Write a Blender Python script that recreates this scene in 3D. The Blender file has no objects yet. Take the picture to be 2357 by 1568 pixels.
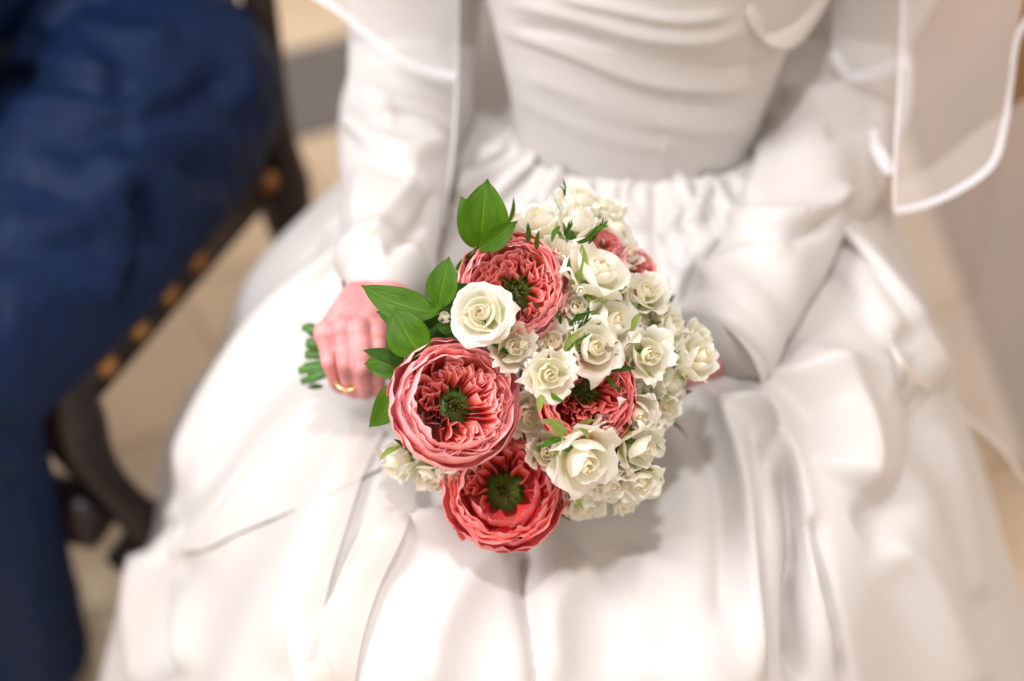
import bpy, bmesh, math, random
import numpy as np
from mathutils import Vector, Matrix

# ------------------------------------------------------------------ camera, world, lights, exposure
SC = bpy.context.scene
PITCH = math.radians(42.0)
CAM = np.array([0.0, -0.74, 1.45])
FWD = np.array([0.0, math.cos(PITCH), -math.sin(PITCH)])
UP = np.array([0.0, math.sin(PITCH), math.cos(PITCH)])
RT = np.array([1.0, 0.0, 0.0])
K = 0.72 / 2357.0

cd = bpy.data.cameras.new("camera")
cam = bpy.data.objects.new("camera", cd)
SC.collection.objects.link(cam)
cam.location = CAM
cam.rotation_euler = (math.radians(90) - PITCH, 0, 0)
cd.lens = 50
cd.sensor_width = 36
cd.clip_start = 0.05
cd.clip_end = 60
cd.dof.use_dof = True
cd.dof.focus_distance = 0.968
cd.dof.aperture_fstop = 1.8
SC.camera = cam

w = bpy.data.worlds.new("World")
SC.world = w
w.use_nodes = True
w.node_tree.nodes["Background"].inputs[0].default_value = (1.0, 0.865, 0.765, 1)
w.node_tree.nodes["Background"].inputs[1].default_value = 0.66

def area(name, loc, target, size, power, col):
    l = bpy.data.lights.new(name, 'AREA')
    l.shape = 'SQUARE'
    l.size = size
    l.energy = power
    l.color = col
    o = bpy.data.objects.new(name, l)
    SC.collection.objects.link(o)
    o.location = loc
    d = Vector(target) - Vector(loc)
    o.rotation_euler = d.to_track_quat('-Z', 'Y').to_euler()
    return o
area("window_light", (-1.55, -0.45, 2.3), (0.0, 0.1, 0.6), 0.8, 32, (0.93, 0.95, 1.0))
area("ceiling_light", (-0.05, -0.55, 2.9), (0.0, 0.0, 0.6), 0.14, 18, (0.97, 0.97, 1.0))

SC.view_settings.view_transform = 'Standard'
SC.view_settings.look = 'None'
SC.view_settings.exposure = 0.52
SC.view_settings.gamma = 1.0
SC.cycles.use_denoising = True

# ------------------------------------------------------------------ helpers
def P(dx, dy, d):
    return CAM + d * (FWD + (dx - 1178.5) * K * RT + (784 - dy) * K * UP)

def proj(V):
    r = V - CAM
    d = r @ FWD
    return np.stack([1178.5 + (r @ RT) / d / K, 784 - (r @ UP) / d / K], -1), d

def link(o, parent=None):
    SC.collection.objects.link(o)
    if parent is not None:
        o.parent = parent
    return o

def tag(o, label=None, cat=None, group=None, kind=None):
    if label: o["label"] = label
    if cat: o["category"] = cat
    if group: o["group"] = group
    if kind: o["kind"] = kind
    return o

def empty(name, loc=(0, 0, 0)):
    o = bpy.data.objects.new(name, None)
    o.empty_display_size = 0.05
    o.location = loc
    return link(o)

def raw_mesh(name, verts, faces, mat=None, uvs=None, smooth=True):
    me = bpy.data.meshes.new(name)
    me.from_pydata([tuple(map(float, v)) for v in verts], [], [tuple(int(i) for i in f) for f in faces])
    if uvs is not None:
        ul = me.uv_layers.new(name="UVMap")
        idx = np.empty(len(me.loops), dtype=np.int32)
        me.loops.foreach_get("vertex_index", idx)
        ul.data.foreach_set("uv", np.asarray(uvs, dtype=np.float32)[idx].ravel())
    if smooth:
        me.polygons.foreach_set("use_smooth", [True] * len(me.polygons))
    if mat: me.materials.append(mat)
    me.update()
    return me

def grid_faces(nu, nv, closed=False, off=0):
    f = []
    for i in range(nu if closed else nu - 1):
        i2 = (i + 1) % nu
        for j in range(nv - 1):
            f.append((off + i * nv + j, off + i2 * nv + j, off + i2 * nv + j + 1, off + i * nv + j + 1))
    return f

def grid_uv(nu, nv):
    u, v = np.meshgrid(np.linspace(0, 1, nu), np.linspace(0, 1, nv), indexing='ij')
    return np.stack([u.ravel(), v.ravel()], -1)

def grid_mesh(name, V, mat, closed=False):
    nu, nv = V.shape[:2]
    return raw_mesh(name, V.reshape(-1, 3), grid_faces(nu, nv, closed), mat, grid_uv(nu, nv))

def obj(name, me, parent=None, mat=None):
    if mat is not None: me.materials.append(mat)
    return link(bpy.data.objects.new(name, me), parent)

def normals_of(V, closed=False):
    if closed:
        du = np.roll(V, -1, 0) - np.roll(V, 1, 0)
    else:
        du = np.gradient(V, axis=0)
    dv = np.gradient(V, axis=1)
    n = np.cross(du, dv)
    return n / (np.linalg.norm(n, axis=-1, keepdims=True) + 1e-12)

def catmull(pts, n):
    p = np.asarray(pts, float)
    m = len(p)
    t = np.linspace(0, m - 1, n)
    i = np.clip(np.floor(t).astype(int), 0, m - 2)
    f = (t - i).reshape((-1,) + (1,) * (p.ndim - 1))
    p0 = p[np.clip(i - 1, 0, m - 1)]; p1 = p[i]; p2 = p[i + 1]; p3 = p[np.clip(i + 2, 0, m - 1)]
    return 0.5 * (2 * p1 + (p2 - p0) * f + (2 * p0 - 5 * p1 + 4 * p2 - p3) * f ** 2 + (3 * p1 - p0 - 3 * p2 + p3) * f ** 3)

FOLD_GAIN = 1.15
def seg_dist(Q, poly):
    """distance of points Q (N,2) to a smooth polyline, and the place along it 0..1"""
    poly = catmull(poly, 40)
    best = np.full(len(Q), 1e9); along = np.zeros(len(Q)); side = np.zeros(len(Q))
    L = len(poly) - 1
    for k in range(L):
        a, b = poly[k], poly[k + 1]
        ab = b - a
        t = np.clip(((Q - a) @ ab) / (ab @ ab + 1e-9), 0, 1)
        q = a + t[:, None] * ab
        d = np.linalg.norm(Q - q, axis=1)
        m = d < best
        best[m] = d[m]; along[m] = (k + t[m]) / L
        sd = ab[0] * (Q[:, 1] - a[1]) - ab[1] * (Q[:, 0] - a[0])
        side[m] = np.sign(sd[m])
    return best, along, side

def ridges(V, N, lst):
    """raise folds on a cloth grid along lines; (line, width, height[, far-side width])"""
    sh = V.shape
    Vf = V.reshape(-1, 3).copy(); Nf = N.reshape(-1, 3)
    Q, d = proj(Vf)
    out = np.zeros(len(Vf))
    for r in lst:
        line, wd, amp = r[:3]
        w2 = r[3] if len(r) > 3 else wd
        dist, al, side = seg_dist(Q, line)
        ww = np.where(side > 0, wd, w2)
        env = np.clip(al / 0.18, 0, 1) * np.clip((1 - al) / 0.18, 0, 1)
        env = env * env * (3 - 2 * env)
        out += amp * FOLD_GAIN * np.exp(-(dist / ww) ** 1.5) * env
    return (Vf + Nf * out[:, None]).reshape(sh)

def tube_verts(path, radii, seg=8, squash=None):
    p = np.asarray(path, float)
    n = len(p)
    T = np.gradient(p, axis=0)
    T /= np.linalg.norm(T, axis=1, keepdims=True) + 1e-12
    ref = np.array([0.0, 0.0, 1.0]) if abs(T[0][2]) < 0.9 else np.array([0, 1.0, 0])
    V = np.zeros((seg, n, 3))
    nrm = np.cross(T[0], ref); nrm /= np.linalg.norm(nrm)
    for i in range(n):
        nrm = nrm - T[i] * (nrm @ T[i]); nrm /= np.linalg.norm(nrm) + 1e-12
        b = np.cross(T[i], nrm)
        for k in range(seg):
            a = 2 * math.pi * k / seg
            V[k, i] = p[i] + radii[i] * (math.cos(a) * nrm + math.sin(a) * b)
    return V

class MB:
    def __init__(s): s.v = []; s.f = []; s.uv = []
    def grid(s, V, closed=False):
        nu, nv = V.shape[:2]
        s.f += grid_faces(nu, nv, closed, len(s.v))
        s.v += list(V.reshape(-1, 3)); s.uv += list(grid_uv(nu, nv))
    def tube(s, path, radii, seg=8, cap=True):
        if np.isscalar(radii): radii = [radii] * len(path)
        V = tube_verts(path, radii, seg)
        o = len(s.v)
        s.grid(V, True)
        if cap:
            nv = V.shape[1]
            s.f.append(tuple(o + k * nv for k in range(seg))[::-1])
            s.f.append(tuple(o + k * nv + nv - 1 for k in range(seg)))
    def sphere(s, c, r, seg=12, ring=8, sc=(1, 1, 1), rot=None):
        c = np.asarray(c, float); o = len(s.v)
        vs = [np.array([0, 0, 1.0])]
        for j in range(1, ring):
            th = math.pi * j / ring
            for i in range(seg):
                ph = 2 * math.pi * i / seg
                vs.append(np.array([math.sin(th) * math.cos(ph), math.sin(th) * math.sin(ph), math.cos(th)]))
        vs.append(np.array([0, 0, -1.0]))
        for v in vs:
            q = v * r * np.array(sc)
            if rot is not None: q = rot @ q
            s.v.append(c + q); s.uv.append((v[0] * .5 + .5, v[1] * .5 + .5))
        for i in range(seg):
            s.f.append((o, o + 1 + i, o + 1 + (i + 1) % seg))
            e = o + 1 + (ring - 2) * seg
            s.f.append((o + len(vs) - 1, e + (i + 1) % seg, e + i))
        for j in range(ring - 2):
            for i in range(seg):
                a = o + 1 + j * seg
                s.f.append((a + i, a + seg + i, a + seg + (i + 1) % seg, a + (i + 1) % seg))
    def box(s, c, size, rotz=0, bev=0.0):
        bm = bmesh.new()
        bmesh.ops.create_cube(bm, size=1)
        for v in bm.verts: v.co = Vector((v.co.x * size[0], v.co.y * size[1], v.co.z * size[2]))
        if bev: bmesh.ops.bevel(bm, geom=bm.edges[:], offset=bev, segments=2, affect='EDGES')
        M = Matrix.Translation(Vector(c)) @ Matrix.Rotation(rotz, 4, 'Z')
        bmesh.ops.transform(bm, matrix=M, verts=bm.verts)
        o = len(s.v); bm.verts.index_update()
        s.v += [np.array(v.co) for v in bm.verts]; s.uv += [(0, 0)] * len(bm.verts)
        s.f += [tuple(o + v.index for v in f.verts) for f in bm.faces]
        bm.free()
    def mesh(s, name, mat=None, smooth=True):
        return raw_mesh(name, s.v, s.f, mat, s.uv, smooth)
    def build(s, name, mat, parent=None, smooth=True):
        return obj(name, s.mesh(name, mat, smooth), parent)

# ------------------------------------------------------------------ materials
def node_mat(name):
    m = bpy.data.materials.new(name); m.use_nodes = True
    nt = m.node_tree
    return m, nt, nt.nodes["Principled BSDF"]

def ramp(nt, fac, stops):
    r = nt.nodes.new("ShaderNodeValToRGB")
    e = r.color_ramp.elements
    while len(e) < len(stops): e.new(0.5)
    for k, (p, c) in enumerate(stops):
        e[k].position = p; e[k].color = (*c, 1)
    nt.links.new(fac, r.inputs[0])
    return r.outputs[0]

def noise(nt, scale, detail=3, coord="Object", stretch=None, rough=0.5):
    tc = nt.nodes.new("ShaderNodeTexCoord"); n = nt.nodes.new("ShaderNodeTexNoise")
    n.inputs["Scale"].default_value = scale; n.inputs["Detail"].default_value = detail
    n.inputs["Roughness"].default_value = rough
    src = tc.outputs[coord]
    if stretch:
        mp = nt.nodes.new("ShaderNodeMapping"); mp.inputs["Scale"].default_value = stretch
        nt.links.new(src, mp.inputs[0]); src = mp.outputs[0]
    nt.links.new(src, n.inputs["Vector"])
    return n.outputs["Fac"]

def bump(nt, fac, strength, dist, b):
    n = nt.nodes.new("ShaderNodeBump")
    n.inputs["Strength"].default_value = strength; n.inputs["Distance"].default_value = dist
    nt.links.new(fac, n.inputs["Height"]); nt.links.new(n.outputs[0], b.inputs["Normal"])
    return n.outputs[0]

def simple(name, col, rough=0.5, var=0.15, scale=20, bstr=0.0, bdist=0.002, metal=0, sheen=0, coord="Object"):
    m, nt, b = node_mat(name)
    f = noise(nt, scale, 4, coord)
    c = ramp(nt, f, [(0.3, tuple(x * (1 - var) for x in col)), (0.7, tuple(min(1, x * (1 + var)) for x in col))])
    nt.links.new(c, b.inputs["Base Color"])
    b.inputs["Roughness"].default_value = rough; b.inputs["Metallic"].default_value = metal
    if sheen: b.inputs["Sheen Weight"].default_value = sheen
    if bstr: bump(nt, noise(nt, scale * 8, 3, coord), bstr, bdist, b)
    return m

def petal_mat(name, stops, trans=0.3, rough=0.55, vary=0.08, tint=(1, 1, 1)):
    m, nt, b = node_mat(name)
    tc = nt.nodes.new("ShaderNodeTexCoord"); sp = nt.nodes.new("ShaderNodeSeparateXYZ")
    nt.links.new(tc.outputs["UV"], sp.inputs[0])
    nz = noise(nt, 6.0, 3, "UV", (5, 0.8, 1))
    ad = nt.nodes.new("ShaderNodeMath"); ad.operation = 'MULTIPLY_ADD'
    ad.inputs[1].default_value = 0.22; ad.inputs[2].default_value = -0.11
    nt.links.new(nz, ad.inputs[0])
    a2 = nt.nodes.new("ShaderNodeMath"); a2.operation = 'ADD'
    nt.links.new(ad.outputs[0], a2.inputs[0]); nt.links.new(sp.outputs[1], a2.inputs[1])
    c = ramp(nt, a2.outputs[0], stops)
    oi = nt.nodes.new("ShaderNodeObjectInfo")
    hs = nt.nodes.new("ShaderNodeHueSaturation")
    mr = nt.nodes.new("ShaderNodeMapRange")
    mr.inputs[3].default_value = 1 - vary; mr.inputs[4].default_value = 1 + vary
    nt.links.new(oi.outputs["Random"], mr.inputs[0]); nt.links.new(mr.outputs[0], hs.inputs["Value"])
    mr2 = nt.nodes.new("ShaderNodeMapRange")
    mr2.inputs[3].default_value = 0.494; mr2.inputs[4].default_value = 0.508
    nt.links.new(oi.outputs["Random"], mr2.inputs[0]); nt.links.new(mr2.outputs[0], hs.inputs["Hue"])
    nt.links.new(c, hs.inputs["Color"])
    nt.links.new(hs.outputs[0], b.inputs["Base Color"])
    b.inputs["Roughness"].default_value = rough
    b.inputs["Specular IOR Level"].default_value = 0.18
    nb = bump(nt, noise(nt, 9.0, 4, "UV", (7, 0.6, 1)), 0.35, 0.0012, b)
    tr = nt.nodes.new("ShaderNodeBsdfTranslucent")
    nt.links.new(hs.outputs[0], tr.inputs[0]); nt.links.new(nb, tr.inputs["Normal"])
    mx = nt.nodes.new("ShaderNodeMixShader"); mx.inputs[0].default_value = trans
    nt.links.new(b.outputs[0], mx.inputs[1]); nt.links.new(tr.outputs[0], mx.inputs[2])
    nt.links.new(mx.outputs[0], nt.nodes["Material Output"].inputs[0])
    return m

def leaf_mat(name, c1, c2, rough=0.38, trans=0.15):
    m, nt, b = node_mat(name)
    tc = nt.nodes.new("ShaderNodeTexCoord"); sp = nt.nodes.new("ShaderNodeSeparateXYZ")
    nt.links.new(tc.outputs["UV"], sp.inputs[0])
    f = noise(nt, 3.0, 4, "UV", (2, 1, 1))
    c = ramp(nt, f, [(0.3, c1), (0.7, c2)])
    # pale midrib
    s1 = nt.nodes.new("ShaderNodeMath"); s1.operation = 'SUBTRACT'; s1.inputs[1].default_value = 0.5
    nt.links.new(sp.outputs[0], s1.inputs[0])
    s2 = nt.nodes.new("ShaderNodeMath"); s2.operation = 'ABSOLUTE'; nt.links.new(s1.outputs[0], s2.inputs[0])
    mk = ramp(nt, s2.outputs[0], [(0.0, (1, 1, 1)), (0.022, (0, 0, 0))])
    mx = nt.nodes.new("ShaderNodeMix"); mx.data_type = 'RGBA'
    nt.links.new(mk, mx.inputs[0]); nt.links.new(c, mx.inputs[6])
    mx.inputs[7].default_value = (c2[0] * 1.9, c2[1] * 1.5, c2[2] * 2, 1)
    nt.links.new(mx.outputs[2], b.inputs["Base Color"])
    b.inputs["Roughness"].default_value = rough; b.inputs["Specular IOR Level"].default_value = 0.25
    # parallel veins running base to tip
    nb = bump(nt, noise(nt, 5.0, 3, "UV", (9, 0.35, 1)), 0.5, 0.0012, b)
    tr = nt.nodes.new("ShaderNodeBsdfTranslucent"); tr.inputs[0].default_value = (c2[0] * 2.5, c2[1] * 1.8, c2[2], 1)
    ms = nt.nodes.new("ShaderNodeMixShader"); ms.inputs[0].default_value = trans
    nt.links.new(b.outputs[0], ms.inputs[1]); nt.links.new(tr.outputs[0], ms.inputs[2])
    nt.links.new(ms.outputs[0], nt.nodes["Material Output"].inputs[0])
    return m

def sheer_mat(name, col, opacity):
    m, nt, b = node_mat(name)
    b.inputs["Base Color"].default_value = (*col, 1); b.inputs["Roughness"].default_value = 0.5
    b.inputs["Sheen Weight"].default_value = 0.1
    tp = nt.nodes.new("ShaderNodeBsdfTransparent"); mx = nt.nodes.new("ShaderNodeMixShader")
    lw = nt.nodes.new("ShaderNodeLayerWeight"); lw.inputs[0].default_value = 0.35
    mr = nt.nodes.new("ShaderNodeMapRange")
    mr.inputs[3].default_value = opacity; mr.inputs[4].default_value = min(1, opacity + 0.45)
    nt.links.new(lw.outputs["Facing"], mr.inputs[0]); nt.links.new(mr.outputs[0], mx.inputs[0])
    nt.links.new(tp.outputs[0], mx.inputs[1]); nt.links.new(b.outputs[0], mx.inputs[2])
    nt.links.new(mx.outputs[0], nt.nodes["Material Output"].inputs[0])
    return m

def satin(name, col, rough):
    m, nt, b = node_mat(name)
    f = noise(nt, 3.0, 3)
    c = ramp(nt, f, [(0.3, tuple(x * 0.97 for x in col)), (0.7, col)])
    nt.links.new(c, b.inputs["Base Color"])
    b.inputs["Roughness"].default_value = rough
    b.inputs["Specular IOR Level"].default_value = 0.3
    b.inputs["Sheen Weight"].default_value = 0.1
    bump(nt, noise(nt, 9.0, 2), 0.2, 0.004, b)
    return m

M = {}
M['satin'] = satin("white_satin", (0.605, 0.575, 0.553), 0.42)
M['ribbon'] = sheer_mat("satin_ribbon", (0.80, 0.80, 0.84), 0.50)
M['organza'] = sheer_mat("white_organza", (0.80, 0.77, 0.75), 0.21)
M['organza2'] = sheer_mat("white_organza_ribbon", (0.74, 0.68, 0.63), 0.62)
M['skin'] = simple("skin", (0.66, 0.265, 0.265), 0.5, 0.22, 55, 0.15, 0.0005)
M['skin'].node_tree.nodes["Principled BSDF"].inputs["Subsurface Weight"].default_value = 0.12
M['skin'].node_tree.nodes["Principled BSDF"].inputs["Subsurface Radius"].default_value = (0.012, 0.004, 0.002)
M['skin'].node_tree.nodes["Principled BSDF"].inputs["Subsurface Scale"].default_value = 1.0
M['gold'] = simple("gold", (0.85, 0.62, 0.30), 0.25, 0.05, 30, metal=1)
M['suit'] = simple("navy_wool", (0.0028, 0.0120, 0.044), 0.6, 0.2, 60, 0.3, 0.0006)
M['suit'].node_tree.nodes["Principled BSDF"].inputs["Specular IOR Level"].default_value = 0.15
M['wood'] = simple("dark_walnut", (0.022, 0.012, 0.010), 0.4, 0.4, 14, 0.2, 0.001)
M['leather'] = simple("dark_leather", (0.030, 0.014, 0.012), 0.42, 0.3, 40, 0.3, 0.001)
M['brass'] = simple("old_brass", (0.44, 0.22, 0.08), 0.5, 0.15, 60, metal=0.9)
M['shoe'] = simple("brown_shoe_leather", (0.035, 0.014, 0.010), 0.35, 0.2, 40)
M['shirt'] = simple("white_shirt_cotton", (0.75, 0.74, 0.62), 0.7, 0.05, 40)
M['stone'] = simple("beige_stone", (0.66, 0.52, 0.36), 0.45, 0.10, 3, 0.2, 0.002)
M['stone2'] = simple("dark_grey_stone", (0.13, 0.12, 0.11), 0.4, 0.15, 5, 0.2, 0.002)
M['grout'] = simple("grout", (0.48, 0.39, 0.29), 0.8, 0.15, 20, 0.2, 0.002)
M['oak'] = simple("golden_oak", (0.34, 0.18, 0.07), 0.45, 0.25, 6, 0.2, 0.001)
M['cream'] = petal_mat("cream_rose_petal", [(0.0, (0.50, 0.58, 0.18)), (0.22, (0.92, 0.89, 0.66)), (0.55, (0.96, 0.94, 0.83)), (1.0, (0.97, 0.96, 0.90))], 0.48, 0.5, 0.03)
M['creamc'] = petal_mat("cream_rose_centre", [(0.0, (0.82, 0.70, 0.42)), (0.45, (0.95, 0.87, 0.66)), (1.0, (0.96, 0.92, 0.78))], 0.48, 0.5, 0.03)
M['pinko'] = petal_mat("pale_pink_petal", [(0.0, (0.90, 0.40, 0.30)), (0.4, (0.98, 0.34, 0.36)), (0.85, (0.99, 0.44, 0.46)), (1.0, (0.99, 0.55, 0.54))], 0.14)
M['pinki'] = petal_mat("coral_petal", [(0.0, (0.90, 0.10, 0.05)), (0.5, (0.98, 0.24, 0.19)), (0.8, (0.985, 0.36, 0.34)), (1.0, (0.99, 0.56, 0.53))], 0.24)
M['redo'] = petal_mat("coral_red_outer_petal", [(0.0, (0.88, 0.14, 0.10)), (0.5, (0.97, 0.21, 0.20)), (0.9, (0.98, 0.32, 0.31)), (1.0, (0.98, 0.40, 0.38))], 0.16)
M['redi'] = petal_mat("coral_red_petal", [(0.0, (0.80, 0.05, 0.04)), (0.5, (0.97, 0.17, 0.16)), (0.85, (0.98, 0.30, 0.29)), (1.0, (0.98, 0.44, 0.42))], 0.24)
M['leaf'] = leaf_mat("glossy_leaf", (0.034, 0.108, 0.001), (0.066, 0.170, 0.002))
M['leafd'] = leaf_mat("dark_leaf", (0.018, 0.070, 0.005), (0.035, 0.115, 0.006))
M['sepal'] = leaf_mat("sepal_green", (0.10, 0.22, 0.035), (0.30, 0.42, 0.12), 0.55, 0.25)
M['stem'] = simple("green_stem", (0.07, 0.19, 0.03), 0.5, 0.3, 40)
M['stamen'] = simple("olive_stamen", (0.075, 0.085, 0.008), 0.5, 0.5, 60)

# ------------------------------------------------------------------ floor
def build_floor():
    fl = MB()
    S = 6.0
    fl.v += [np.array([-S, -S, -0.006]), np.array([S, -S, -0.006]), np.array([S, S, -0.006]), np.array([-S, S, -0.006])]
    fl.uv += [(0, 0)] * 4; fl.f.append((0, 1, 2, 3))
    f = fl.build("floor", M['grout'], None, False); tag(f, kind="structure")
    T = 0.30
    meshes = {}
    for key, mat in (('a', M['stone']), ('b', M['stone2'])):
        mb = MB(); mb.box((0, 0, 0), (T - 0.003, T - 0.003, 0.02), 0, 0.001)
        meshes[key] = mb.mesh("floor_tile", mat, False)
    rng = random.Random(3)
    a = math.radians(28); ca, sa = math.cos(a), math.sin(a)
    for i in range(-11, 10):
        for j in range(-12, 9):
            u, v = i * T, j * T
            x, y = ca * u - sa * v - 0.34, sa * u + ca * v + 1.60
            q, d = proj(np.array([[x, y, 0.0]]))
            if not (-2.6 < x < 2.6 and -1.0 < y < 3.2): continue
            dark = (i % 4 == 0 and j % 4 == 0)
            o = bpy.data.objects.new("floor_tile", meshes['b' if dark else 'a'])
            o.location = (x, y, -0.006 + rng.uniform(-0.0006, 0.0006)); o.rotation_euler = (0, 0, a)
            link(o, f)
build_floor()

# ------------------------------------------------------------------ groom's chair
CH_F = np.array([-0.450, 0.30]); CH_B = np.array([-0.298, 0.69])     # right side rail, front and back
CDIR = (CH_F - CH_B) / np.linalg.norm(CH_F - CH_B)                   # forward
CLEFT = np.array([CDIR[1], -CDIR[0]]);
if CLEFT[0] > 0: CLEFT = -CLEFT
def build_chair(name, label, Ffr, Fbk, left, wid, z=0.500, studs=True, back=True, lr=0.020):
    t = empty(name, (float(Ffr[0]), float(Ffr[1]), 0)); tag(t, label, "chair")
    t.location = (0, 0, 0)
    ang = math.atan2((Ffr - Fbk)[1], (Ffr - Fbk)[0])
    L = np.linalg.norm(Ffr - Fbk)
    c = (Ffr + Fbk) / 2 + left * wid / 2
    m = MB(); m.box((c[0], c[1], z + 0.012), (L - 0.02, wid - 0.02, 0.07), ang, 0.02); m.build("seat", M['leather'], t)
    for side in (0, 1):
        o = left * wid * side
        m = MB(); cc = (Ffr + Fbk) / 2 + o; m.box((cc[0], cc[1], z - 0.055), (L, 0.035, 0.06), ang, 0.006); m.build("side_rail", M['wood'], t)
        for k, q in enumerate((Ffr + o, Fbk + o)):
            top = z + 0.0 if (k == 0 or not back) else 1.05
            m = MB()
            zz = np.linspace(0, top, 26)
            rr = [lr * .8 + 0.016 * math.exp(-((zv - .40) / .06) ** 2) + 0.012 * math.exp(-((zv - .20) / .05) ** 2) + 0.010 * math.exp(-((zv - .03) / .04) ** 2) for zv in zz]
            if k == 1 and side == 0 and back: q = q + np.array([0.014, 0.012])
            m.tube([(q[0] + (0.10 * (1 - zv / z) ** 1.3 + 0.022 * math.sin(zv * 13) if k == 0 and side == 0 and back else 0), q[1], zv) for zv in zz], rr, 12); m.build("leg", M['wood'], t)
            if k == 0 and side == 0:
                m = MB(); m.sphere((q[0], q[1], z + 0.0), 0.034, 12, 8); m.build("corner_knob", M['wood'], t)
    fr = Ffr; dirn = (Ffr - Fbk) / L
    for q, nm in ((Ffr, "front_rail"), (Fbk, "back_rail")):
        cc = q + left * wid / 2
        m = MB(); m.box((cc[0], cc[1], z - 0.055), (0.035, wid, 0.06), ang, 0.006); m.build(nm, M['wood'], t)
    # low carved front stretcher and side stretcher
    pts = [np.append(Ffr + left * wid * s, 0.235 + 0.03 * math.sin(s * math.pi * 2)) for s in np.linspace(0, 1, 14)]
    m = MB(); m.tube(pts, [0.030 + 0.012 * math.sin(s * 22) for s in np.linspace(0, 1, 14)], 10); m.build("stretcher", M['wood'], t)
    pts = [np.append(Ffr + (Fbk - Ffr) * s, 0.17) for s in np.linspace(0, 1, 8)]
    m = MB(); m.tube(pts, 0.018, 10); m.build("stretcher", M['wood'], t)
    # back panel
    cc = Fbk + left * wid / 2
    if back:
        m = MB(); m.box((cc[0], cc[1], 0.80), (0.03, wid - 0.05, 0.34), ang, 0.01); m.build("backrest", M['leather'], t)
    if studs:
        mb = MB(); mb.sphere((0, 0, 0), 0.0145, 12, 8); sm = mb.mesh("brass_stud", M['brass'])
        for s in (0.10, 0.245, 0.39, 0.535, 0.93):
            q = Ffr + (Fbk - Ffr) * s - left * 0.016
            o = bpy.data.objects.new("brass_stud", sm); o.location = (q[0], q[1], z - 0.050); link(o, t)
    return t
build_chair("armless_chair", "dark carved wooden chair with brass studs under the man in navy", CH_F, CH_B, CLEFT, 0.44, studs=True, lr=0.025)
# ------------------------------------------------------------------ groom
def remeshed(name, mb, voxel, mat, smooth=6, parent=None):
    tmp = obj("tmp_" + name, mb.mesh(name, None))
    r = tmp.modifiers.new("r", 'REMESH'); r.mode = 'VOXEL'; r.voxel_size = voxel; r.use_smooth_shade = True
    s = tmp.modifiers.new("s", 'SMOOTH'); s.iterations = smooth; s.factor = 0.5
    dg = bpy.context.evaluated_depsgraph_get()
    me = bpy.data.meshes.new_from_object(tmp.evaluated_get(dg))
    me.name = name
    bpy.data.objects.remove(tmp)
    me.materials.clear(); me.materials.append(mat)
    me.polygons.foreach_set("use_smooth", [True] * len(me.polygons))
    return obj(name, me, parent)

def limb(mb, pts, radii, sc=(1, 1, 1), dens=0.3):
    pts = np.asarray(pts, float)
    for k in range(len(pts) - 1):
        L = np.linalg.norm(pts[k + 1] - pts[k])
        n = max(2, int(L / (min(radii[k], radii[k + 1]) * dens)))
        for i in range(n + 1):
            f = i / n
            mb.sphere(pts[k] * (1 - f) + pts[k + 1] * f, radii[k] * (1 - f) + radii[k + 1] * f, 14, 10, sc)

def mesh_ridges(o, lst):
    lst = [(l[0], l[1] * 1.35, l[2]) for l in lst]
    me = o.data
    n = len(me.vertices)
    co = np.empty(n * 3); me.vertices.foreach_get("co", co); co = co.reshape(-1, 3)
    no = np.empty(n * 3); me.vertex_normals.foreach_get("vector", no) if hasattr(me, "vertex_normals") else me.vertices.foreach_get("normal", no)
    no = no.reshape(-1, 3)
    # only the side turned to the viewer of the photograph carries these folds
    facing = np.clip(-(no @ FWD) * 2, 0, 1) * 0.8
    V = ridges(co[:, None, :], no[:, None, :] * facing[:, None, None], lst)[:, 0]
    me.vertices.foreach_set("co", V.ravel()); me.update()

groom = empty("person"); tag(groom, "seated man in a navy blue suit beside the bride", "person")
# body (mostly covered): torso, hips, thighs, shins and one arm as one surface
hipL = np.array([-0.382, 0.598, 0.560]); kneeL = np.array([-0.535, 0.215, 0.53]); ankL = np.array([-0.56, 0.235, 0.10])
hipR = np.array([-0.58, 0.72, 0.53]); kneeR = np.array([-0.82, 0.30, 0.52]); ankR = np.array([-0.86, 0.28, 0.10])
chest = np.array([-0.60, 0.86, 1.05]); pelvis = np.array([-0.50, 0.74, 0.56])
mb = MB()
limb(mb, [hipL, kneeL, ankL], [0.075, 0.052, 0.04])
limb(mb, [hipR, kneeR, ankR], [0.075, 0.052, 0.04])
limb(mb, [pelvis, (pelvis + chest) / 2, chest], [0.12, 0.12, 0.13])
limb(mb, [chest + (0, 0, .1), chest + (0, 0, .22)], [0.06, 0.055])
shoL = chest + np.array([0.18, -0.03, 0.06]); elbL = np.array([-0.50, 0.70, 0.78]); wriL = np.array([-0.68, 0.47, 0.66])
limb(mb, [shoL, elbL, wriL, wriL + (-0.05, -0.08, -0.03)], [0.05, 0.042, 0.03, 0.03])
hd = np.array([-0.5, -0.8, -0.3]); hd /= np.linalg.norm(hd); hs_ = np.cross(hd, [0, 0, 1.0]); hs_ /= np.linalg.norm(hs_); hp = wriL + (-0.05, -0.08, -0.03)
limb(mb, [hp - hs_ * .025, hp + hs_ * .03], [0.022, 0.022]); limb(mb, [hp, hp + hd * .035 - hs_ * .022], [0.024, 0.018]); limb(mb, [hp, hp + hd * .035 + hs_ * .022], [0.024, 0.018])
for k, L in enumerate((.075, .085, .080, .062)):
    f0 = hp + hd * .04 + hs_ * (-.033 + .022 * k)
    limb(mb, [f0, f0 + hd * L * .5 + (0, 0, .006), f0 + hd * L - np.array([0, 0, .014])], [0.0095, 0.0088, 0.0072])
limb(mb, [hp + hs_ * .03, hp + hs_ * .055 + hd * .03, hp + hs_ * .058 + hd * .06], [0.014, 0.011, 0.009])
remeshed("body", mb, 0.005, M['skin'], 4, groom)
mb = MB()
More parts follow.
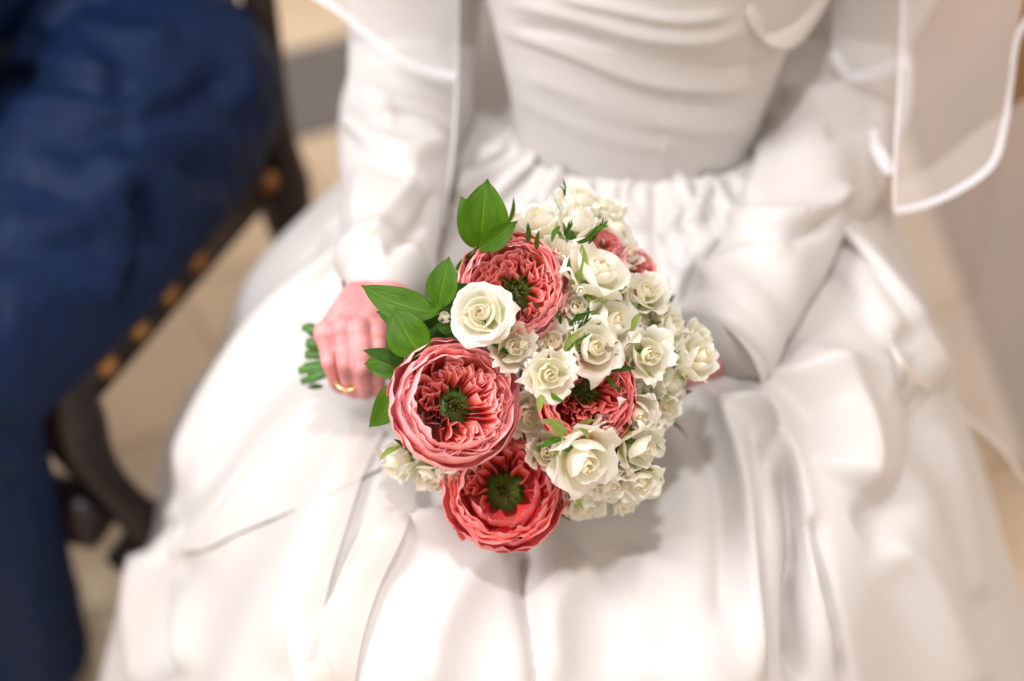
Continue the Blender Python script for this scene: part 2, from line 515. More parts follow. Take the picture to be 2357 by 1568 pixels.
limb(mb, [hipL, (hipL + kneeL) / 2, kneeL, (kneeL + ankL) / 2, ankL], [0.112, 0.110, 0.088, 0.080, 0.075])
limb(mb, [hipR, (hipR + kneeR) / 2, kneeR, (kneeR + ankR) / 2, ankR], [0.108, 0.098, 0.083, 0.080, 0.075])
limb(mb, [pelvis + (-.03, .02, 0), pelvis + (-.03, .02, .1)], [0.13, 0.13])
trousers = remeshed("trousers", mb, 0.008, M['suit'], 5, groom)
LEG_FOLDS = [
    ([(310, 400), (345, 500), (335, 600), (270, 720)], 14, -0.022),
    ([(250, 380), (290, 480), (280, 600), (200, 740)], 30, 0.010),
    ([(300, 420), (330, 520), (320, 640), (250, 760)], 22, -0.016),
    ([(330, 560), (400, 700)], 40, 0.006),
    ([(0, 500), (120, 520), (260, 480)], 40, 0.010),
    ([(-20, 600), (120, 580), (250, 560)], 25, -0.007),
    ([(0, 700), (120, 690), (280, 640)], 45, 0.008),
    ([(200, 330), (380, 420), (560, 500)], 30, 0.012),
    ([(420, 360), (520, 420), (600, 420)], 24, -0.010),
    ([(0, 950), (70, 960), (110, 1000)], 16, 0.008),
    ([(-10, 985), (50, 1000), (90, 1050)], 12, -0.012),
    ([(0, 1060), (60, 1050), (120, 1030)], 18, 0.010),
    ([(20, 1120), (80, 1090), (140, 1100)], 20, -0.008),
    ([(90, 1150), (70, 1300), (90, 1500)], 22, 0.008),
]
mesh_ridges(trousers, LEG_FOLDS)
# jacket: skirt of the coat spread over hip and thigh, and the sleeve
mb = MB()
limb(mb, [pelvis + (0.02, 0.02, 0.02), pelvis + (-0.01, 0.03, 0.16), (pelvis + chest) / 2 + (0, 0, .1), chest], [0.165, 0.155, 0.155, 0.165])
limb(mb, [hipL + (0.0, 0.03, 0.03), hipL * .62 + kneeL * .38 + (0, 0, 0.025)], [0.128, 0.114])
limb(mb, [shoL, elbL, wriL], [0.078, 0.066, 0.052])
jacket = remeshed("jacket", mb, 0.008, M['suit'], 5, groom)
mesh_ridges(jacket, LEG_FOLDS + [
    ([(80, 70), (130, 60), (190, 130), (280, 210)], 18, 0.012),
    ([(190, 0), (200, 60), (300, 90), (420, 80)], 26, 0.014),
    ([(0, 130), (80, 130), (180, 170), (260, 200)], 22, 0.014),
    ([(0, 190), (110, 190), (220, 215), (330, 215)], 16, -0.016),
    ([(0, 260), (150, 225), (330, 235), (480, 170)], 26, 0.010),
    ([(60, 330), (250, 300), (400, 250), (560, 150)], 34, -0.016),
    ([(560, -20), (575, 120), (560, 260)], 24, 0.010),
    ([(290, 300), (420, 300), (600, 360)], 26, 0.012),
    ([(120, 380), (260, 340), (420, 370), (560, 430)], 22, -0.008),
])
# shirt cuff showing at the wrist
mb = MB(); mb.tube(catmull([wriL + (0.012, 0.015, 0.006), wriL + (-0.02, -0.03, -0.01)], 4), 0.048, 16, False); mb.build("shirt_cuff", M['shirt'], groom)
for a, nm in ((ankL, 0), (ankR, 1)):
    mb = MB()
    for s in np.linspace(0, 1, 12):
        p = a + np.array([-0.05 * s * 1.6, 0.06 - 0.26 * s, 0])
        h = 0.042 * (1 - 0.35 * s) + (0.02 if s < .3 else 0)
        mb.sphere((p[0], p[1], h), 0.045, 14, 8, (0.95 - 0.25 * abs(s - .55), 0.9, h / 0.045 * 0.98))
    remeshed("shoe", mb, 0.006, M['shoe'], 3, groom)

# ------------------------------------------------------------------ bride's dress
bride = empty("person"); tag(bride, "seated bride in a white satin dress holding the bouquet", "person")

CX = 0.115
def skirt():
    L35 = [(.05, .295, .715), (.005, .22, .675), (-.04, .11, .655), (-.09, -.01, .625), (-.14, -.13, .56), (-.19, -.23, .36), (-.23, -.29, .01)]
    L70 = [(.01, .34, .705), (-.06, .30, .660), (-.14, .24, .61), (-.22, .16, .55), (-.29, .08, .44), (-.37, .03, .24), (-.43, -.02, .01)]
    L100 = [(.0, .38, .700), (-.10, .385, .655), (-.19, .375, .60), (-.275, .345, .51), (-.335, .31, .38), (-.415, .31, .21), (-.47, .27, .01)]
    L140 = [(.03, .44, .70), (-.06, .49, .64), (-.14, .53, .57), (-.22, .56, .47), (-.28, .58, .35), (-.33, .59, .2), (-.36, .6, .01)]
    B = [(.115, .47, .70), (.115, .53, .66), (.115, .58, .60), (.115, .62, .5), (.115, .66, .37), (.115, .69, .2), (.115, .7, .01)]
    F = [(.115, .285, .718), (.11, .20, .672), (.10, .085, .640), (.085, -.05, .612), (.075, -.19, .565), (.07, -.30, .38), (.07, -.37, .01)]
    R35 = [(.18, .295, .715), (.215, .21, .682), (.245, .10, .668), (.27, -.01, .64), (.295, -.10, .53), (.34, -.20, .30), (.38, -.27, .01)]
    R70 = [(.22, .34, .705), (.28, .29, .680), (.335, .21, .655), (.385, .13, .56), (.45, .07, .40), (.52, .02, .22), (.58, -.02, .01)]
    R100 = [(.23, .38, .700), (.30, .385, .672), (.36, .38, .62), (.415, .36, .50), (.48, .33, .36), (.545, .29, .19), (.60, .25, .01)]
    R140 = [(.20, .44, .70), (.29, .49, .64), (.36, .53, .57), (.42, .56, .47), (.47, .58, .35), (.50, .59, .2), (.52, .6, .01)]
    mer = np.array([B, L140, L100, L70, L35, F, R35, R70, R100, R140, B])
    nphi, ns = 520, 150
    # periodic interpolation round the waist
    ext = np.concatenate([mer[-2:-1], mer, mer[1:2]], 0)
    ring = catmull(ext, (nphi * 12) // 10 + 1)
    m = len(ring); a = int(round(m / 12)); ring = ring[a:m - a - 1]
    V = np.transpose(catmull(np.transpose(ring, (1, 0, 2)), ns), (1, 0, 2))
    N = normals_of(V, True)
    if N[len(N) // 2, 40, 2] < 0: N = -N
    nphi = V.shape[0]
    ph = np.linspace(0, 2 * math.pi, nphi, endpoint=False)[:, None]
    s = np.linspace(0, 1, ns)[None, :]
    # gathers at the waist seam dying out into the lap, long soft folds below
    jit = 0.35 * np.sin(3 * ph + 1) + 0.3 * np.sin(7 * ph + 2)
    g1 = np.maximum(0, np.sin(46 * ph + 5 * jit)) ** 1.5 * (0.5 + 0.5 * np.sin(9 * ph + 1.3))
    g2 = np.sin(27 * ph + 7 * jit + 2)
    env = np.clip(s / 0.02, 0, 1) * np.exp(-(s / 0.13) ** 1.5)
    env2 = np.clip(s / 0.03, 0, 1) * np.exp(-(s / 0.26) ** 2)
    dsp = 0.0070 * g1 * env + 0.0035 * g2 * env2
    side = np.clip((s - 0.35) / 0.4, 0, 1)
    dsp = dsp + side * (0.010 * np.sin(11 * ph + 1.5 + 1.2 * s) + 0.006 * np.sin(19 * ph + 2.2 * s))
    V = V + N * dsp[..., None]
    N = normals_of(V, True)
    if N[len(N) // 2, 40, 2] < 0: N = -N
    V = ridges(V, N, SKIRT_FOLDS)
    return V

SKIRT_FOLDS = [
    # left side, long folds running down-left
    ([(980, 470), (800, 600), (620, 760), (480, 980), (420, 1150)], 36, 0.020),
    ([(1000, 560), (830, 740), (700, 880), (560, 1020), (480, 1160)], 26, -0.012),
    ([(760, 520), (620, 640), (520, 760), (450, 900)], 24, -0.012),
    ([(860, 860), (700, 1000), (560, 1180), (430, 1300)], 40, 0.018),
    ([(460, 1180), (440, 1350), (430, 1560)], 26, 0.016),
    ([(380, 1180), (370, 1350), (390, 1560)], 18, -0.016),
    ([(330, 1260), (310, 1400), (330, 1600)], 26, 0.012),
    ([(840, 930), (790, 1080), (700, 1280), (640, 1560)], 60, 0.010),
    # middle, below the bouquet
    ([(1130, 1165), (940, 1240), (850, 1330), (780, 1470), (740, 1620)], 22, 0.026, 60),
    ([(950, 1170), (860, 1250), (780, 1400)], 24, -0.020),
    ([(1180, 1250), (1090, 1330), (1010, 1470), (1000, 1620)], 60, 0.012),
    ([(1215, 1220), (1205, 1330), (1225, 1460), (1245, 1620)], 22, -0.014),
    ([(1370, 1290), (1300, 1350), (1260, 1440), (1260, 1600)], 60, 0.012),
    # right of the bouquet
    ([(1600, 860), (1680, 990), (1720, 1160), (1730, 1400), (1740, 1600)], 22, 0.014, 30),
    ([(1570, 960), (1640, 1080), (1660, 1250), (1660, 1450)], 34, -0.010),
    ([(1650, 940), (1760, 950), (1800, 1000), (1780, 1080)], 30, 0.018),
    ([(1790, 1020), (1830, 1200), (1835, 1380), (1840, 1600)], 20, -0.034),
    ([(1820, 1000), (1850, 1150), (1880, 1330), (1960, 1580)], 22, 0.010),
    ([(1800, 800), (1950, 930), (1990, 1050), (1970, 1130)], 80, 0.022, 60),
    ([(1700, 870), (1850, 900), (2000, 860), (2080, 880)], 40, 0.016),
    ([(2120, 880), (2130, 1000), (2080, 1140), (1960, 1210)], 38, -0.014),
    ([(2020, 1240), (2120, 1320), (2200, 1500), (2240, 1600)], 44, 0.012),
    ([(1900, 560), (1980, 620), (2080, 760), (2170, 900)], 20, 0.018, 40),
    ([(1730, 950), (1745, 1150), (1760, 1350), (1780, 1600)], 12, -0.008),
    ([(1500, 1260), (1480, 1400), (1490, 1600)], 70, 0.008, 60),
    ([(1870, 1180), (1900, 1350), (1960, 1600)], 14, -0.014),
    ([(1560, 640), (1640, 560), (1760, 500)], 20, 0.010, 40),
    ([(1540, 720), (1620, 640), (1700, 600)], 18, -0.010),
    ([(1900, 480), (1960, 640), (2060, 800)], 22, 0.014, 40),
    ([(2150, 950), (2200, 1150), (2240, 1400)], 24, 0.010, 50),
    # gathers under the waist seam
    ([(1460, 395), (1450, 460), (1480, 540)], 12, 0.008),
    ([(1560, 395), (1560, 470), (1520, 570)], 13, 0.010),
    ([(1640, 400), (1600, 480), (1560, 600)], 14, 0.009),
    ([(1180, 320), (1110, 380), (1050, 470)], 16, 0.012),
    ([(1260, 350), (1190, 400), (1120, 480)], 14, 0.010),
    ([(1310, 380), (1260, 430), (1210, 480)], 10, 0.008),
]
SV = skirt()
sk = obj("skirt", grid_mesh("skirt", SV, M['satin'], True), bride)

# bodice: an elliptical trunk, draped with diagonal folds
def bodice():
    rows = [  # z, cx, cy, rx, ry
        (0.690, .115, .375, .112, .092), (0.715, .115, .375, .113, .092), (0.76, .115, .375, .118, .098),
        (0.82, .116, .380, .132, .112), (0.88, .118, .385, .146, .128), (0.94, .120, .39, .156, .140),
        (1.00, .12, .395, .160, .138), (1.06, .12, .40, .165, .120), (1.12, .12, .405, .160, .095), (1.16, .12, .405, .11, .07), (1.19, .12, .405, .055, .055)]
    R = catmull(rows, 150)
    nu = 260
    a = np.linspace(0, 2 * math.pi, nu, endpoint=False)
    V = np.zeros((nu, 150, 3))
    V[..., 0] = R[None, :, 1] + R[None, :, 3] * np.sin(a)[:, None]
    V[..., 1] = R[None, :, 2] + R[None, :, 4] * np.cos(a)[:, None]
    V[..., 2] = R[None, :, 0] + 0.010 * np.cos(a)[:, None] * (R[None, :, 0] < 0.8)
    # the seam dips at the front
    N = normals_of(V, True)
    c = np.array([.115, .38]); o = V[nu // 2, 60, :2] - c
    if N[nu // 2, 60, :2] @ o < 0: N = -N
    V = ridges(V, N * 0.33, [
        ([(1130, 60), (1300, 120), (1480, 190), (1640, 210), (1760, 190)], 13, 0.010, 26),
        ([(1150, 90), (1320, 150), (1500, 215), (1700, 225)], 9, -0.006),
        ([(1140, 0), (1320, 40), (1480, 85), (1620, 95), (1730, 60)], 16, 0.012, 24),
        ([(1250, -20), (1420, 20), (1560, 45), (1700, 30)], 12, 0.010),
        ([(1160, 160), (1300, 210), (1450, 265), (1600, 300), (1730, 290)], 20, 0.007, 26),
        ([(1180, 60), (1300, 75), (1420, 110)], 8, -0.007),
        ([(1170, 210), (1300, 280), (1450, 330), (1600, 345)], 18, 0.004),
        ([(1560, 130), (1700, 150), (1790, 110)], 12, -0.005),
        ([(1540, 310), (1530, 350), (1530, 390)], 7, 0.003),
    ])
    return V
obj("bodice", grid_mesh("bodice", bodice(), M['satin'], True), bride)
# waist seam band
a = np.linspace(0, 2 * math.pi, 90)
mb = MB(); mb.tube([(.115 + .116 * math.sin(t), .375 + .095 * math.cos(t), .704 + 0.010 * math.cos(t)) for t in a], 0.006, 8, False)
mb.build("waist_seam", M['satin'], bride)

def sleeve(name, path, radii, folds, parent, wr=0.0022, seed=1, squash=1.0):
    pth = catmull(path, 120); rad = catmull(np.array(radii)[:, None], 120)[:, 0]
    V = tube_verts(pth, rad, 96)
    N = V - pth[None]
    N /= np.linalg.norm(N, axis=-1, keepdims=True)
    rng = np.random.RandomState(seed)
    s = np.linspace(0, 1, 120)[None, :]; u = np.linspace(0, 2 * math.pi, 96, endpoint=False)[:, None]
    d = 0
    for k in range(5):
        d = d + wr * 0.5 * np.sin((6 + 5 * k) * s * 2.2 + rng.randint(1, 4) * u + rng.uniform(0, 6))
    V = V + N * np.asarray(d)[..., None]
    V = ridges(V, N * 0.8, folds)
    return obj(name, grid_mesh(name, V, M['satin'], True), parent)

# her right arm (left in the photograph)
elR = P(925, 235, 1.36); wrR = P(905, 655, 1.125)
sleeve("sleeve", [np.array([-.045, .41, 1.10]), np.array([-.075, .42, .98]), P(955, 40, 1.37), P(945, 180, 1.37), P(925, 300, 1.34), P(905, 450, 1.25), P(895, 560, 1.175), P(890, 632, 1.138), P(888, 655, 1.13), P(888, 662, 1.14)],
       [0.06, 0.066, 0.064, 0.062, 0.060, 0.045, 0.040, 0.039, 0.034, 0.020], [
    ([(800, 260), (840, 320), (940, 360), (1040, 320)], 16, 0.016, 26),
    ([(790, 310), (870, 370), (950, 400)], 16, -0.010),
    ([(830, 200), (880, 230), (900, 300)], 16, 0.008),
    ([(960, 420), (900, 480), (850, 560)], 22, 0.010),
    ([(1010, 430), (960, 520), (880, 580)], 16, -0.010),
    ([(830, 380), (820, 480), (830, 580)], 18, 0.005),
    ([(840, 80), (930, 110), (1030, 90)], 16, 0.010),
], bride)
# her left arm (right in the photograph)
sleeve("sleeve", [np.array([.285, .41, 1.10]), np.array([.35, .42, .98]), P(1955, 60, 1.40), P(1940, 200, 1.39), P(1905, 330, 1.34), P(1850, 460, 1.262), P(1760, 620, 1.19), P(1705, 735, 1.155), P(1672, 795, 1.142), P(1655, 815, 1.138)],
       [0.06, 0.062, 0.064, 0.066, 0.062, 0.052, 0.045, 0.043, 0.0425, 0.041], [
    ([(1790, 215), (1900, 220), (2000, 170)], 14, 0.012, 22),
    ([(1740, 300), (1760, 380), (1720, 470)], 22, 0.010),
    ([(1900, 300), (1960, 280), (2030, 250)], 18, -0.010),
    ([(1660, 500), (1800, 500), (1900, 480), (1960, 420)], 14, 0.014),
    ([(1700, 540), (1830, 540), (1930, 500)], 16, -0.012),
    ([(1600, 640), (1700, 590), (1830, 560)], 16, 0.008),
], bride, seed=4)

ccf = P(1655, 815, 1.138); cdir = P(1655, 815, 1.138) - P(1705, 735, 1.155); cdir /= np.linalg.norm(cdir)
mb = MB(); mb.tube([ccf - cdir * .030, ccf - cdir * .015, ccf, ccf + cdir * .004, ccf, ccf - cdir * .03], [.0435, .0455, .0465, .0455, .0440, .0410], 40, False)
mb.build("cuff", M['satin'], bride)
# satin knot on the chest
def loop_ribbon(path, wid_dir, width, mat, name, parent, n=60, curl=0.0):
    p = catmull(path, n)
    wv = np.array(wid_dir, float)
    V = np.zeros((n, 7, 3))
    for j in range(7):
        f = (j / 6 - .5)
        V[:, j] = p + wv * width * f
        V[:, j] += np.array([0, -1, 0]) * curl * (0.25 - f * f)
    return obj(name, grid_mesh(name, V, mat), parent)
loop_ribbon([P(1730, -60, 1.12), P(1730, 20, 1.13), P(1745, 75, 1.15), P(1790, 95, 1.17), P(1835, 60, 1.19), P(1880, -10, 1.2), P(1900, -60, 1.2)], (-.45, -.2, 0.45), 0.05, M['satin'], "satin_knot", bride, curl=0.03)

# ------------------------------------------------------------------ veil panels with ribbon edge
def veil_panel(rows, nu, nv, name="veil"):
    R = [catmull(r, nu) for r in rows]
    return np.transpose(catmull(np.array(R), nv), (1, 0, 2))
def edge_ribbon(path, width, name, parent, mat=None, lift=0.003, n=80, twist=0.0):
    p = catmull(path, n)
    T = np.gradient(p, axis=0); T /= np.linalg.norm(T, axis=1, keepdims=True)
    W = np.cross(T, -FWD); W /= np.linalg.norm(W, axis=1, keepdims=True)
    V = np.zeros((n, 5, 3))
    s = np.linspace(0, 1, n)[:, None]
    for j in range(5):
        f = j / 4 - .5
        V[:, j] = p + W * width * f - FWD * (lift + 0.35 * width * (0.25 - f * f) * 2 + f * width * 0.6 * np.sin(s * 7 + twist))
    return obj(name, grid_mesh(name, V, mat or M['ribbon']), parent)

# left panel over her right sleeve
b1 = [P(640, -60, 1.22), P(780, 25, 1.22), P(880, 110, 1.23), P(960, 160, 1.24), P(1050, 178, 1.25)]
t1 = [P(620, -400, 1.22), P(760, -380, 1.22), P(880, -360, 1.23), P(960, -350, 1.24), P(1052, -340, 1.25)]
vl = obj("veil", grid_mesh("veil", veil_panel([t1, [(a + b) / 2 for a, b in zip(t1, b1)], b1], 50, 30), M['organza']), bride)
edge_ribbon(b1, 0.0085, "veil_ribbon", vl)
# second, longer layer down the sleeve
b2 = [P(800, 215, 1.235), P(860, 235, 1.24), P(950, 250, 1.25), P(1045, 300, 1.27)]
t2 = [P(800, -380, 1.23), P(870, -380, 1.24), P(960, -370, 1.25), P(1055, -360, 1.26)]
vl2 = obj("veil", grid_mesh("veil", veil_panel([t2, [(a + b) / 2 for a, b in zip(t2, b2)], b2], 40, 30), M['organza']), bride)
edge_ribbon([P(1055, -60, 1.252), P(1053, 120, 1.25), P(1046, 300, 1.25), P(1022, 520, 1.24)], 0.0022, "veil_edge", vl2)
# right panels
b3 = [P(1918, 120, 1.30), P(1950, 172, 1.29), P(2010, 172, 1.28), P(2070, 150, 1.27), P(2090, 150, 1.27)]
t3 = [P(1925, -300, 1.30), P(1970, -300, 1.29), P(2020, -300, 1.28), P(2080, -300, 1.27), P(2100, -300, 1.27)]
v3 = obj("veil", grid_mesh("veil", veil_panel([t3, [(a + b) / 2 for a, b in zip(t3, b3)], b3], 40, 30), M['organza']), bride)
edge_ribbon(b3, 0.012, "veil_ribbon", v3)
edge_ribbon([P(1924, -60, 1.30), P(1920, 60, 1.30), P(1918, 130, 1.30)], 0.002, "veil_edge", v3)
r4 = [P(2380, 20, 1.20), P(2340, 90, 1.20), P(2325, 190, 1.20), P(2310, 290, 1.19), P(2280, 380, 1.18), P(2200, 440, 1.18), P(2120, 475, 1.18), P(2055, 488, 1.18)]
b4 = [P(2055, 488, 1.18), P(2120, 475, 1.18), P(2200, 440, 1.18), P(2280, 385, 1.18), P(2312, 280, 1.19), P(2340, 90, 1.20)]
t4 = [P(2080, -300, 1.24), P(2140, -300, 1.23), P(2210, -300, 1.22), P(2290, -300, 1.22), P(2340, -300, 1.21), P(2400, -300, 1.21)]
v4 = obj("veil", grid_mesh("veil", veil_panel([t4, [(a * .5 + b * .5) for a, b in zip(t4, b4)], b4], 60, 30), M['organza']), bride)
edge_ribbon(r4, 0.0065, "veil_ribbon", v4)
edge_ribbon([P(2078, -60, 1.235), P(2072, 150, 1.22), P(2060, 330, 1.20), P(2055, 480, 1.185)], 0.0025, "veil_edge", v4)
edge_ribbon([P(2012, 300, 1.24), P(2018, 345, 1.23), P(2050, 400, 1.22)], 0.010, "veil_ribbon", v4)
# long back panel falling to the right over the skirt
t5 = [P(2060, 420, 1.33), P(2150, 380, 1.34), P(2250, 300, 1.36), P(2400, 200, 1.38)]
m5 = [P(2050, 690, 1.34), P(2150, 700, 1.36), P(2270, 700, 1.38), P(2420, 700, 1.42)]
b5 = [P(2100, 860, 1.36), P(2190, 940, 1.38), P(2290, 1020, 1.40), P(2400, 1100, 1.44)]
v5 = obj("veil", grid_mesh("veil", veil_panel([t5, m5, b5], 50, 40), M['organza']), bride)

# ------------------------------------------------------------------ hand
hb = MB()
wr = P(925, 640, 1.125); 
mcp = [P(868, 768, 1.075), P(830, 764, 1.070), P(788, 764, 1.072), P(748, 772, 1.082)]       # index .. little
pip = [P(868, 846, 1.060), P(834, 846, 1.050), P(795, 838, 1.055), P(757, 832, 1.068)]
dip = [P(868, 895, 1.085), P(838, 900, 1.078), P(806, 895, 1.080), P(776, 886, 1.090)]
tip = [P(868, 900, 1.115), P(842, 905, 1.108), P(816, 903, 1.108), P(792, 896, 1.112)]
rad = [0.0070, 0.0072, 0.0069, 0.0062]
palm_w = [P(912, 695, 1.11), P(880, 685, 1.10), P(848, 684, 1.10), P(815, 692, 1.105)]
limb(hb, [P(900, 560, 1.18), P(915, 640, 1.13), P(890, 680, 1.115)], [0.026, 0.023, 0.024])
for q in np.linspace(0, 3, 10):
    k0 = int(min(q, 2)); f = q - k0
    pw = palm_w[k0] * (1 - f) + palm_w[k0 + 1] * f; mk = mcp[k0] * (1 - f) + mcp[k0 + 1] * f
    limb(hb, [P(885, 650, 1.128), pw, pw * .35 + mk * .65], [0.020, 0.0125, 0.0092], dens=0.25)
    limb(hb, [pw + FWD * .014, mk + FWD * .012], [0.013, 0.0085], dens=0.25)
for k in range(4):
    limb(hb, [palm_w[k], mcp[k]], [0.0125, 0.0082], dens=0.2)
    r = rad[k]
    limb(hb, [mcp[k] - FWD * .0035, mcp[k] - FWD * .0030 + UP * .003], [0.0088, 0.0085], dens=0.2)
    limb(hb, [mcp[k], pip[k], dip[k], tip[k]], [r * 1.15, r * 1.02, r * 0.93, r * 0.82], dens=0.2)
# her other wrist and hand, tucked behind the flowers
limb(hb, [P(1790, 590, 1.205), P(1690, 775, 1.155), P(1600, 830, 1.160), P(1540, 835, 1.165)], [0.028, 0.023, 0.022, 0.022])
limb(hb, [P(1790, 590, 1.205), P(1905, 330, 1.345), P(1955, 60, 1.40), np.array([.33, .42, .98]), np.array([.26, .41, 1.08]), np.array([.115, .41, 1.10]),
          np.array([-.03, .41, 1.08]), np.array([-.072, .42, .98]), P(955, 40, 1.37), P(925, 300, 1.345), P(900, 560, 1.18)], [0.028] * 11, dens=0.4)
for k in range(4):
    q0 = P(1535, 800 + 24 * k, 1.158 + .003 * k)
    limb(hb, [q0, q0 - RT * .030 + UP * .004, q0 - RT * .055 - UP * .004 + FWD * .008], [0.0085, 0.0078, 0.0066], dens=.25)
# thumb from the side of the palm, over the stems
limb(hb, [palm_w[0] + FWD * .02, P(925, 745, 1.13), P(935, 790, 1.13), P(930, 835, 1.125)], [0.015, 0.0115, 0.0100, 0.0085], dens=0.2)
hand = remeshed("body", hb, 0.0013, M['skin'], 7, bride)
# ring on the third finger
def torus_mb(c, axis, R, r, seg=32):
    c = np.array(c); ax = axis / np.linalg.norm(axis)
    u = np.cross(ax, [0, 0, 1.0]); u /= np.linalg.norm(u); v = np.cross(ax, u)
    m = MB(); m.tube([c + R * (math.cos(t) * u + math.sin(t) * v) for t in np.linspace(0, 2 * math.pi, seg)], r, 8, False)
    return m
rc = pip[2] * 0.35 + dip[2] * 0.65
rg = torus_mb(rc, dip[2] - pip[2], 0.0092, 0.0014).build("ring", M['gold'], None)
tag(rg, "thin gold ring on the finger of the hand holding the bouquet", "ring")

# ------------------------------------------------------------------ flowers
def bez(p0, p1, p2, p3, t):
    t = t[..., None]
    return (1 - t) ** 3 * p0 + 3 * (1 - t) ** 2 * t * p1 + 3 * (1 - t) * t * t * p2 + t ** 3 * p3

def petal_grid(a0, W, prof, nu=13, nv=9, edge=0.35, tipp=0.06, ruf=0.02, rf=5, ph=0, curl=0.06, spiral=0.0, sides=0.0, rag=0.05):
    s = np.linspace(-1, 1, nu)[:, None] * np.ones((1, nv)); t = np.linspace(0, 1, nv)[None, :] * np.ones((nu, 1))
    te = t * (1 - edge * np.abs(s) ** 2.6 + tipp * np.exp(-(s / 0.16) ** 2))
    te = te * (1 - rag * t ** 3 * (0.5 + 0.5 * np.sin(s * 13 + ph * 3) * np.sin(s * 29 + ph)))
    rz = bez(*[np.array(p, float) for p in prof], te)
    r, z = rz[..., 0].copy(), rz[..., 1].copy()
    wob = np.sin(s * rf + ph) * 0.6 + np.sin(s * rf * 2.3 + ph * 2.1) * 0.4
    r += ruf * t ** 2.5 * wob + curl * np.abs(s) ** 3 * t ** 1.5 + spiral * s
    z += ruf * 0.6 * t ** 3 * np.cos(s * rf * 1.4 + ph) - sides * np.abs(s) ** 2 * t
    wprof = 0.45 + 0.55 * np.sin(np.clip(t, 0, 1) * math.pi * 0.62) ** 0.8
    ang = a0 + s * W * wprof
    return np.stack([r * np.cos(ang), r * np.sin(ang), z], -1)

def white_variant(seed, openness, npet=17, ruffle=1.0, tall=0.0):
    rng = random.Random(seed)
    core = MB()
    # receptacle and short stem, under the petals
    st = [(0, 0, -1.5), (0, 0, -1.0), (0, 0, -0.72), (0, 0, -0.55), (0, 0, -0.40)]
    core.tube(st, [0.055, 0.06, 0.15, 0.20, 0.10], 10)
    petals = []
    a = rng.uniform(0, 6)
    for i in range(npet):
        f = i / (npet - 1)
        a += math.radians(137.5) + rng.uniform(-.25, .25)
        o = openness
        if f < 0.34:
            q = f / 0.34
            rm = 0.12 + 0.15 * q; rt = 0.05 + 0.17 * q; zt = 0.30 + tall - 0.05 * q + rng.uniform(-.04, .04)
            W = 2.3 - 0.7 * q
            prof = [(0.05, -.12), (rm * 1.2, -.05), (rm * 1.15, zt * .5), (rt, zt)]
            g = petal_grid(a, W, prof, 17, 7, 0.12, 0.02, 0.03 * ruffle, 4, rng.uniform(0, 6), 0.03, 0.05 + 0.02 * q)
        elif f < 0.62:
            q = (f - .34) / .28
            rm = 0.34 + 0.24 * q * (0.6 + 0.4 * o); rt = rm * (0.82 + 0.42 * q * o); zt = 0.32 + tall * .8 - 0.07 * q + rng.uniform(-.05, .05)
            prof = [(0.10, -.25), (rm * 1.25, -.15), (rm * 1.05, zt * .45), (rt, zt)]
            g = petal_grid(a, 1.25 - 0.25 * q, prof, 15, 9, 0.20, 0.05, 0.035 * ruffle, rng.uniform(2, 5), rng.uniform(0, 6), 0.10 * o, 0.03, 0.10)
        else:
            q = (f - .62) / .38
            rm = 0.55 + 0.16 * q * o; rt = (0.62 + 0.42 * o * (0.6 + 0.4 * q)) * rng.uniform(.92, 1.08); zt = 0.22 + tall * .5 - 0.28 * q * o + rng.uniform(-.06, .06)
            prof = [(0.08, -.6), (rm * 1.1, -.52), (rm * 1.12, 0.30 + tall * .3), (rt, zt)]
            g = petal_grid(a, (1.22 if npet > 18 else rng.uniform(.85, 1.15)) - 0.15 * q, prof, 19, 11, 0.26, rng.uniform(.04, .14) if npet > 18 else rng.uniform(.10, .30), 0.05 * ruffle, rng.uniform(2, 5), rng.uniform(0, 6), 0.10, 0.0, rng.uniform(.10, .40), 0.10 * ruffle)
        mat = M['creamc'] if f < 0.3 else M['cream']
        petals.append(grid_mesh("petal", g, mat))
    sep = []
    for k in range(5):
        aa = k * 1.2566 + rng.uniform(-.2, .2)
        back = rng.uniform(-.2, .55)
        nu, nv = 5, 9
        s = np.linspace(-1, 1, nu)[:, None] * np.ones((1, nv)); t = np.linspace(0, 1, nv)[None, :] * np.ones((nu, 1))
        prof = [np.array(p, float) for p in [(0.1, -.66), (0.42, -.66), (0.62 + .1 * back, -.35 - .3 * back), (0.72 + .25 * back, 0.10 - .75 * back)]]
        rz = bez(*prof, t)
        wd = 0.17 * np.sin(np.pi * np.clip(t * 0.85 + .12, 0, 1)) ** .8 * (1 - t) ** .35
        r = rz[..., 0] + 0.04 * s * s
        x = r * math.cos(aa) - s * wd * math.sin(aa); y = r * math.sin(aa) + s * wd * math.cos(aa)
        sep.append(grid_mesh("sepal", np.stack([x, y, rz[..., 1] + 0 * s], -1), M['sepal']))
    return core.mesh("white_rose", M['stem']), petals, sep

